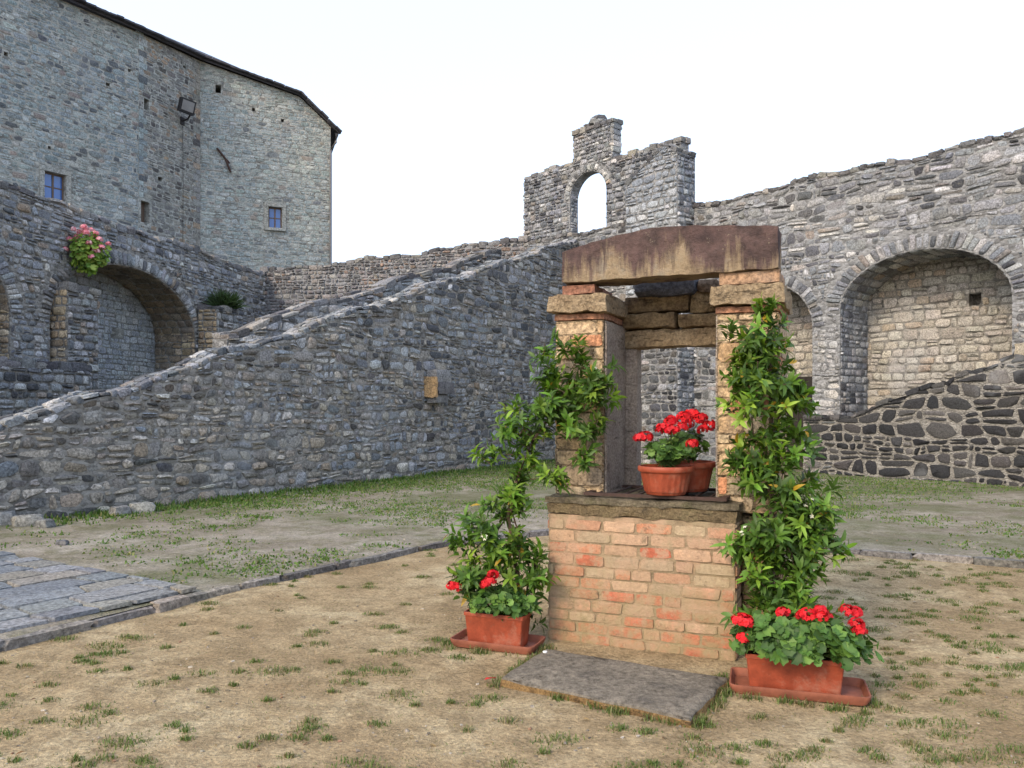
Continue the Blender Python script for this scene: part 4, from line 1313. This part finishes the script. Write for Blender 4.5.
def geranium(parent, c, rad, n, headpts, base, lr=.03, hs=1.0, cols=None, hc=RED, key='red', gap_low=-.2):
    """round scalloped leaves on stalks, parented to parent; coordinates relative to it"""
    c = np.array(c); rad = np.array(rad); base = np.array(base)
    fm = MB(); sm = MB()
    for i in range(n):
        d = unit(1)[0]
        if d[2] < gap_low: d[2] = abs(d[2])
        p = c + d * rad * R.uniform(.35, 1.0) ** .5 * (1 + .12 * math.sin(7 * d[0] + 3 * d[1]))
        nn = d * .7 + np.array((0, -.35, .65)) + R.normal(0, .35, 3); nn /= np.linalg.norm(nn)
        a_ = np.cross(nn, (.2, 1.0, .1)); a_ /= np.linalg.norm(a_); b_ = np.cross(nn, a_)
        r = lr * R.uniform(.6, 1.25); m = 14
        vs = [p - nn * r * .22]
        t0 = R.uniform(0, 6)
        for k in range(m):
            th = t0 + 2 * math.pi * k / m
            rr = r * (1.06 if k % 2 else .9) * (.45 if k == 0 else 1)
            vs.append(p + rr * (math.cos(th) * a_ + math.sin(th) * b_) + nn * r * (.12 + R.normal(0, .07)))
        g = np.array([(.055, .12, .022), (.075, .16, .03), (.115, .21, .04), (.04, .085, .02)])[R.integers(4)] if cols is None else cols[R.integers(len(cols))]
        g = g * R.uniform(.75, 1.25)
        cc = np.tile(g, (m + 1, 1)); cc[0] *= 1.3
        fm.add(vs, [(0, 1 + k, 1 + (k + 1) % m) for k in range(m)], 0, cc)
        if i % 3 == 0: tube(sm, [base + (c - base) * .4 + R.normal(0, 1, 3) * rad * .2, (p + base) / 2 + R.normal(0, .01, 3), p - nn * r * .22], .003, 4, 0, (.07, .12, .03))
    for hp in headpts:
        hp = np.array(hp)
        tube(sm, [c + (hp - c) * .3, (hp + c) / 2 + np.array((0, 0, .02)), hp - np.array((0, 0, .01))], .0028, 4, 0, (.09, .14, .04))
        head(parent, hp, hs * R.uniform(.85, 1.15), hc, key)
    fm.build('foliage', M['leaf_ger'], parent)
    sm.build('stalks', M['leaf_ger'], parent)


def lathe(mb, prof, n=64, ribs=0, ramp_=0, rib_z=(0, 0), mat=0):
    vs = []
    for (r, z) in prof:
        for k in range(n):
            th = 2 * math.pi * k / n
            rr = r + (ramp_ * (1 if (k // (n // ribs // 2)) % 2 else 0) if ribs and rib_z[0] <= z <= rib_z[1] else 0)
            vs.append((rr * math.cos(th), rr * math.sin(th), z))
    fs = [(i * n + k, i * n + (k + 1) % n, (i + 1) * n + (k + 1) % n, (i + 1) * n + k) for i in range(len(prof) - 1) for k in range(n)]
    fs.append(tuple(range(n))[::-1])
    mb.add(vs, fs, mat, (1, 1, 1), True)


def bowl_pot(parent, sc=1.0):
    mb = MB()
    prof = [(.125, 0), (.130, .004), (.133, .02), (.140, .022), (.152, .08), (.165, .14), (.170, .150), (.172, .152), (.182, .154), (.187, .162), (.187, .182), (.182, .19), (.172, .19), (.168, .182), (.160, .13), (.15, .10)]
    lathe(mb, [(r * sc, z * sc) for r, z in prof], 96, 24, .003, (.02 * sc, .145 * sc))
    o = mb.build('pot', M['terracotta'], parent)
    sm = MB(); n = 32
    sm.add([(0, 0, .165 * sc)] + [(.166 * sc * math.cos(2 * math.pi * k / n), .166 * sc * math.sin(2 * math.pi * k / n), .16 * sc) for k in range(n)], [(0, 1 + k, 1 + (k + 1) % n) for k in range(n)])
    sm.build('soil', M['soil'], o)
    return o


def rel(pts, D, base):
    return [np.array(at(px, py, D + dd)) - np.array(base) for (px, py, dd) in pts]


pb = at(667, 495, 5.32); pb = (pb.x, 5.36, 1.037)
g1 = thing('potted_geranium', 'red geranium in ribbed terracotta bowl on the well grate, front pot', 'potted plant', pb, 0, 'potted geraniums on the well')
bowl_pot(g1)
geranium(g1, (.03, 0, .26), (.18, .15, .11), 190, rel([(640, 438, 0), (646, 437, .02), (663, 429, -.1), (671, 421, 0), (668, 431, -.05), (681, 428, -.05), (692, 444, -.12), (684, 418, .05), (672, 430, -.12)], 5.36, pb), (0, 0, .16), hs=1.25)
pb = (pb[0] + .19, 5.60, 1.037)
g2 = thing('potted_geranium', 'rear geranium bowl half hidden behind the front pot on the well', 'potted plant', pb, 0, 'potted geraniums on the well')
bowl_pot(g2, 1.08)
geranium(g2, (.0, 0, .30), (.17, .13, .11), 100, rel([(692, 415, 0), (700, 419, -.05), (703, 430, -.1), (688, 424, -.05), (709, 425, 0)], 5.6, pb), (0, 0, .17), hs=1.25)


def rrect(w, d, r, n=5):
    pts = []
    for (cx, cy, a0) in ((w / 2 - r, d / 2 - r, 0), (-w / 2 + r, d / 2 - r, 90), (-w / 2 + r, -d / 2 + r, 180), (w / 2 - r, -d / 2 + r, 270)):
        for k in range(n):
            a = math.radians(a0 + 90 * k / (n - 1)); pts.append((cx + r * math.cos(a), cy + r * math.sin(a)))
    return pts


def tub(mb, secs, r=.015, mat=0):
    """lofted rounded-rectangle sections (w, d, z)"""
    vs = []; n = 20
    for (w_, d_, z) in secs: vs += [(x, y, z) for x, y in rrect(w_, d_, r)]
    fs = [(i * n + k, i * n + (k + 1) % n, (i + 1) * n + (k + 1) % n, (i + 1) * n + k) for i in range(len(secs) - 1) for k in range(n)]
    fs.append(tuple(range(n))[::-1]); fs.append(tuple((len(secs) - 1) * n + k for k in range(n)))
    mb.add(vs, fs, mat, (1, 1, 1), False)


def tray(loc, rz, w, d, label):
    mb = MB()
    tub(mb, [(w - .04, d - .04, .0), (w - .01, d - .01, .028), (w, d, .046), (w, d, .054), (w - .016, d - .016, .054), (w - .026, d - .026, .044), (w - .05, d - .05, .012)], .035)
    o = mb.build('planter_tray', M['terracotta_old']); o.location = loc; o.rotation_euler = (0, 0, rz)
    return tag(o, label, 'tray', 'trays under the planters')


def planter(loc, rz, w, d, h, label):
    root = thing('planter_box', label, 'planter', loc, rz, 'terracotta planters beside the well')
    mb = MB()
    tub(mb, [(w - .05, d - .04, 0), (w - .015, d - .012, h - .03), (w - .012, d - .01, h - .026), (w, d, h - .024), (w, d, h), (w - .02, d - .02, h), (w - .03, d - .03, h - .03), (w - .04, d - .04, h - .031)], .012)
    o = mb.build('box', M['terracotta'], root)
    sm = MB(); box(sm, -w / 2 + .03, w / 2 - .03, -d / 2 + .03, d / 2 - .03, h - .06, h - .022); sm.build('soil', M['soil'], o)
    return root


def worldrel(pts, D, loc, rz):
    c, s = math.cos(-rz), math.sin(-rz); out = []
    for (px, py, dd) in pts:
        p = np.array(at(px, py, D + dd)) - np.array(loc); out.append(np.array((c * p[0] - s * p[1], s * p[0] + c * p[1], p[2])))
    return out


RZ = math.radians(-21)
l0 = (-.095, 5.42, .022)
tray((l0[0], l0[1], .006), RZ, .60, .30, 'pale rimmed terracotta tray under the left planter')
pr = planter(l0, RZ, .43, .19, .215, 'terracotta box planter with red geraniums at the left of the well')
geranium(pr, (.02, -.02, .26), (.25, .15, .13), 260, worldrel([(452, 586, 0), (456, 588, 0), (493, 575, -.05), (485, 584, -.08), (490, 581, -.06), (470, 575, 0)], 5.36, l0, RZ), (0, 0, .18), lr=.032)
RZ2 = math.radians(-17)
r0 = (1.60, 4.54, .022)
tray((r0[0] + .02, r0[1], .006), RZ2, .74, .33, 'wide brown terracotta tray under the right planter')
pr = planter(r0, RZ2, .53, .2, .2, 'terracotta box planter overflowing with red geraniums at the right of the well')
geranium(pr, (.03, -.06, .25), (.38, .20, .18), 600, worldrel([(740, 620, 0), (746, 622, 0), (744, 638, 0), (783, 613, 0), (802, 616, 0), (808, 615, -.05), (820, 611, -.08), (822, 617, -.1), (827, 618, 0), (848, 611, 0), (855, 613, 0), (857, 624, -.05), (859, 631, -.05)], 4.5, r0, RZ2), (0, 0, .18), lr=.036, hs=1.15)

# hanging flowers on the left wall
u = 2.25
hp = np.array((B0[0] + db[0] * u, B0[1] + db[1] * u, 5.32)) + np.array((.40, -.08, 0))
hb = thing('hanging_flowers', 'lime green plant with pink flowers hanging from the left wall', 'hanging plant', tuple(hp))
mb = MB(); lathe(mb, [(.14, 0), (.18, .2), (.21, .22), (.21, .26), (.18, .26)], 32); mb.build('pot', M['terracotta_old'], hb)
mb = MB(); tube(mb, [(-.45, .08, -.02), (0, 0, -.02), (.12, -.02, -.02)], .02, 6); tube(mb, [(-.42, .08, -.3), (0, 0, -.03)], .015, 6); mb.build('bracket', M['iron_black'], hb)
LIME = [np.array((.22, .33, .05)), np.array((.16, .27, .04)), np.array((.28, .36, .07)), np.array((.12, .22, .04))]
PINK = [np.array((.78, .30, .38)), np.array((.82, .52, .56)), np.array((.74, .24, .31))]
hd = [(.45 * math.cos(a) * R.uniform(.4, 1.1), R.uniform(-.35, .1), .26 + .46 * math.sin(a) * R.uniform(.6, 1.05)) for a in np.linspace(-.7, 4.0, 30)]
geranium(hb, (0, -.05, .12), (.46, .35, .50), 460, hd, (0, 0, .2), lr=.065, hs=2.1, cols=LIME, hc=PINK, key='pink', gap_low=-1)

# weed on the buttress
pw = np.array((B0[0] + db[0] * 8.3, B0[1] + db[1] * 8.3, 4.85)) + np.array((.45, 0, 0))
wd = MB()
n = 900
d_ = unit(n); d_[:, 2] = np.abs(d_[:, 2]) + .3
leaves(wd, R.normal(0, .12, (n, 3)) * np.array((1, 1, .2)), d_, unit(n), R.uniform(.3, .75, n), R.uniform(.02, .045, n), np.array((.05, .085, .03)) * R.uniform(.5, 1.4, (n, 1)))
o = wd.build('wall_weed', M['grass']); o.location = tuple(pw)
tag(o, 'dark green grassy weed growing on top of the buttress by the left arch', 'weed')

# loose stones at the foot of the sloping wall
labs = ['large flat pale stone lying at the far left foot of the sloping wall', 'small rounded stone beside the large flat stone at the wall foot', 'pale oblong stone at the wall foot at the frame edge', 'squat stone tucked against the wall base left of the green grass', 'small brown stone on the dry grass near the wall foot', 'flat grey stone against the wall base among green weeds']
for k, (px, py, hx, hy, hz) in enumerate(((28, 527, .18, .11, .09), (45, 529, .10, .08, .07), (4, 526, .14, .1, .12), (142, 514, .16, .1, .10), (62, 548, .06, .05, .04), (120, 517, .13, .1, .09))):
    D = EYE * F / (py + 3 - HZ)
    p = at(px, py, D); mb = MB(); blob(mb, (0, 0, 0), (hx, hy, hz), rotz(R.uniform(-.4, 1)), .5, .08, 0, P_cope() * 1.1)
    o = mb.build('loose_stone', M['stone']); o.location = (p.x, p.y, TER + hz * .6)
    tag(o, labs[k], 'stone', 'loose stones at the wall foot')
# litter
p = at(490, 683, 1.6 * F / (683 - HZ)); mb = MB()
v = [(-.035, -.006, .0), (-.01, .012, .008), (.03, .02, .0), (.035, .005, .012), (.0, -.015, .012), (-.02, .0, .014)]
mb.add(v, [(0, 4, 5), (0, 5, 1), (5, 4, 3), (5, 3, 1), (1, 3, 2)], 0, (.45, .02, .02)); o = mb.build('fallen_petals', M['petal']); o.location = (p.x, p.y, .02)
tag(o, 'red scrap of fallen petals on the dirt beside the stone slab', 'petals')
p = at(545, 652, 5.0); mb = MB(); lathe(mb, [(.014, 0), (.015, .003), (.014, .008), (.010, .009), (.001, .009)], 16); o = mb.build('bottle_cap', plain('white cap', (.75, .75, .72), .4, .05)); o.location = (p.x, p.y, .085)
tag(o, 'small white bottle cap lying on the stone slab', 'bottle cap')

# ------------------------------------------------------------------ grass
def blades(mb, P, hgt, cols, lean=.5, wd=.006):
    n = len(P)
    az = R.uniform(0, 2 * np.pi, n); D = np.stack([np.cos(az), np.sin(az), np.zeros(n)], 1)
    le = R.uniform(.1, 1, n)[:, None] * lean
    S_ = np.stack([-np.sin(az), np.cos(az), np.zeros(n)], 1) * wd
    up = np.array((0, 0, 1.0)); h = hgt[:, None]
    m = P + up * h * .6 + D * h * le * .4; t = P + up * h * (1 - le * .35) + D * h * le
    v = np.stack([P - S_, P + S_, m + S_ * .7, m - S_ * .7, t], 1)
    faces = [[j + i * 5 for j in f] for i in range(n) for f in ((0, 1, 2, 3), (3, 2, 4))]
    mb.add(v.reshape(-1, 3), faces, 0, np.repeat(cols, 5, 0), True)


GG = np.array([(.10, .155, .035), (.075, .135, .027), (.14, .185, .05), (.20, .18, .08), (.28, .22, .12)])


def gcol(n, green=.7):
    pr_ = np.array([.3, .3, .4, 0, 0]) * green + np.array([0, 0, 0, .5, .5]) * (1 - green)
    return GG[R.choice(5, size=n, p=pr_ / pr_.sum())] * R.uniform(.7, 1.25, (n, 1))


def onwell(x, y):
    lx = (x - .85) * .92 + (y - 5.32) * -.39; ly = (x - .85) * .39 + (y - 5.32) * .92
    return (-.75 < lx < .95 and -.75 < ly < 1.1) or (abs(x + .09) < .28 and abs(y - 5.42) < .2) or (abs(x - 1.65) < .36 and abs(y - 4.63) < .24)


mb = MB()
cnt = 0; tries = 0; tuft_xy = []
while cnt < 500 and tries < 20000:
    tries += 1
    y = R.uniform(2.9, 10); x = R.uniform(-.72, .72) * y
    if y > kerb_y(x) - .12 or onwell(x, y): continue
    dn = noise.noise(Vector((x * .55, y * .55, 3))) * .5 + .5 + .25 * noise.noise(Vector((x * 2, y * 2, 9)))
    pr_ = dn * .8 + (.25 if x > 1.9 else 0) + (.12 if y < 3.9 else 0) + (.6 if x < -1.9 and y < 3.7 else 0)
    if R.random() > max(0, (pr_ - .22)) * 1.6: continue
    if any((x - a_) ** 2 + (y - b_) ** 2 < .085 ** 2 for a_, b_ in tuft_xy): continue
    tuft_xy.append((x, y))
    cnt += 1
    sz = R.choice([.014, .024, .036, .055], p=[.3, .35, .23, .12]); nb = int(R.uniform(.7, 1.2) * (25 + sz * 2600))
    P = np.zeros((nb, 3)); P[:, 0] = x + R.normal(0, sz, nb) * 1.4; P[:, 1] = y + R.normal(0, sz, nb); P[:, 2] = gz(x, y) - .004
    rr_ = np.hypot((P[:, 0] - x) / 1.4, P[:, 1] - y) / sz
    blades(mb, P, (R.uniform(.018, .045, nb) * np.clip(1.15 - .3 * rr_, .35, 1.1)), gcol(nb, R.uniform(.45, .92)), 1.2, .0028)
# weeds and grass crowding the foot of the well, the slab and the trays
def wl(lx, ly): return (.85 + lx * .92 + ly * .39, 5.32 - lx * .39 + ly * .92)
edge = []
for k in range(26): edge.append(wl(R.uniform(-.70, -.67), R.uniform(0, 1.1)) if k % 3 == 0 else wl(R.uniform(.66, 1.2), R.uniform(-.1, .9)))
for k in range(46):
    a_, b_ = ((pc[0], pc[1]), (pc[1], pc[2]), (pc[3], pc[0]))[k % 3]; t_ = R.random(); q_ = a_.lerp(b_, t_)
    cx_, cy_ = sum(p.x for p in pc) / 4, sum(p.y for p in pc) / 4
    edge.append((cx_ + (q_.x - cx_) * 1.05, cy_ + (q_.y - cy_) * 1.05))
for (o_, rz_, w_, d_) in ((l0, RZ, .33, .18), (r0, RZ2, .40, .20)):
    for k in range(34):
        th = R.uniform(0, 6.283); lx, ly = w_ * math.cos(th), d_ * math.sin(th)
        m_s = max(abs(math.cos(th)), abs(math.sin(th))); lx /= m_s; ly /= m_s
        edge.append((o_[0] + lx * math.cos(rz_) - ly * math.sin(rz_), o_[1] + lx * math.sin(rz_) + ly * math.cos(rz_)))
for (x, y) in edge:
    nb = int(R.uniform(12, 45)); P = np.zeros((nb, 3)); P[:, 0] = x + R.normal(0, .022, nb); P[:, 1] = y + R.normal(0, .018, nb); P[:, 2] = gz(x, y) - .004
    blades(mb, P, R.uniform(.015, .06, nb), gcol(nb, R.uniform(.4, .95)), 1.1, .0028)
# thin dry stubble over the trodden dirt
n = 16000
y = R.uniform(2.9, 9.5, n); x = R.uniform(-.7, .7, n) * y
keep = np.array([yy < kerb_y(xx) - .05 and not onwell(xx, yy) and noise.noise(Vector((xx * 1.5, yy * 1.5, 21))) > -.05 for xx, yy in zip(x, y)])
P = np.stack([x, y, np.array([gz(a, b) for a, b in zip(x, y)])], 1)[keep]
blades(mb, P, R.uniform(.004, .013, len(P)), gcol(len(P), .2), 2.2, .0022)
tag(mb.build('grass_tufts', M['grass']), 'short sparse grass tufts scattered on the dry dirt', 'grass', kind='stuff')
# grass beyond the kerb
mb = MB()
n = 95000
y = R.uniform(6, 24, n); x = R.uniform(-.66, .68, n) * y
PX = []; H = []
nrm = np.array((.862, -.507)); A_ = np.array(A)
n2_ = np.array((-.75, -.66)) / np.linalg.norm((-.75, -.66)); L_ = np.array(L0) + n2_ * .55
for xx, yy in zip(x, y):
    if yy < kerb_y(xx) + .1: continue
    dw = (np.array((xx, yy)) - A_) @ nrm; d2w = (np.array((xx, yy)) - L_) @ n2_
    if dw < .03 or d2w < .03: continue
    # keep the flagstones free
    r_ = np.array((xx + 3.42, yy - 5.38)); uu = r_ @ DK; vv = r_ @ np.array((-DK[1], DK[0]))
    nz = noise.noise(Vector((xx * .45, yy * .45, 5))) * .6 + noise.noise(Vector((xx * 1.8, yy * 1.8, 2))) * .4
    wallp = math.exp(-dw / 2.6) * (.95 if yy > 12.5 else .42) + math.exp(-d2w / 2.5) * .5 + (.22 if yy > 15 else 0)
    if uu < 1.62 and 0 < vv < 5.5:
        if R.random() > .012: continue
        wallp = .2
    if R.random() < np.clip(nz * 1.6 + wallp * 1.25 - .05, 0, 1): PX.append((xx, yy, TER + gz(xx + 40, yy))); H.append(R.uniform(.015, .055) * (1 + 2.0 * math.exp(-dw / .5)))
P = np.array(PX); H = np.array(H)
for k in range(4):
    Pk = P + np.concatenate([R.normal(0, .05, (len(P), 2)), np.zeros((len(P), 1))], 1)
    blades(mb, Pk, H * R.uniform(.6, 1.1, len(P)), gcol(len(P), .82) * np.array((.85, 1.05, .8)), .9, .012)
tag(mb.build('grass', M['grass']), 'green and dry grass growing along the foot of the walls', 'grass', kind='stuff')

# crumbs and pebbles lying on the dirt
mb = MB()
CV = np.array([(x, y, z) for z in (-1, 1) for y in (-1, 1) for x in (-1, 1)], float) * .8
CV = np.concatenate([CV, [(0, 0, 1.1), (0, 0, -1.1)]])
CF = [(0, 1, 5, 4), (1, 3, 7, 5), (3, 2, 6, 7), (2, 0, 4, 6), (4, 5, 8), (5, 7, 8), (7, 6, 8), (6, 4, 8)]
pp = pal([((.36, .32, .26), 3), ((.26, .22, .17), 3), ((.18, .15, .11), 2), ((.30, .18, .11), 1.2)])
n = 0
while n < 2600:
    y = 2.9 + 7.5 * R.random() ** 1.5; x = R.uniform(-.72, .72) * y
    up = y > kerb_y(x)
    if onwell(x, y) or abs(y - kerb_y(x)) < .1: continue
    if noise.noise(Vector((x * .9, y * .9, 33))) < R.uniform(-.5, .5): continue
    n += 1; sz = .002 + .008 * R.random() ** 5
    z = gz(x, y) if not up else TER + gz(x + 40, y) + .012
    p_ = (CV + R.normal(0, .2, CV.shape)) * np.array((sz * R.uniform(.8, 1.8), sz, sz * .6))
    mb.add(p_ @ rotz(R.uniform(0, 6)).T + np.array((x, y, z + sz * .25)), CF, 0, pp(), False)
tag(mb.build('gravel', M['stone'], sharp=0), 'tiny pebbles and crumbs of soil strewn over the yard', 'gravel', kind='stuff')
# dry fallen leaves
mb = MB(); n = 170
y = R.uniform(3.0, 7.5, n); x = R.uniform(-.68, .68, n) * y
ok_ = np.array([b < kerb_y(a) - .1 and not onwell(a, b) for a, b in zip(x, y)]); x = x[ok_]; y = y[ok_]; n = len(x)
P = np.stack([x, y, [gz(a, b) + .006 for a, b in zip(x, y)]], 1)
az = R.uniform(0, 6.3, n)
leaves(mb, P, np.stack([np.cos(az), np.sin(az), R.uniform(-.05, .25, n)], 1), np.tile((0, 0, 1.0), (n, 1)) + R.normal(0, .3, (n, 3)), R.uniform(.02, .05, n), R.uniform(.008, .016, n), np.array([(.22, .12, .05), (.32, .22, .10), (.15, .085, .045), (.38, .30, .18)])[R.integers(0, 4, n)], .15, .25)
tag(mb.build('leaf_litter', M['petal']), 'dry brown leaves strewn thinly over the dirt', 'leaf litter', kind='stuff')
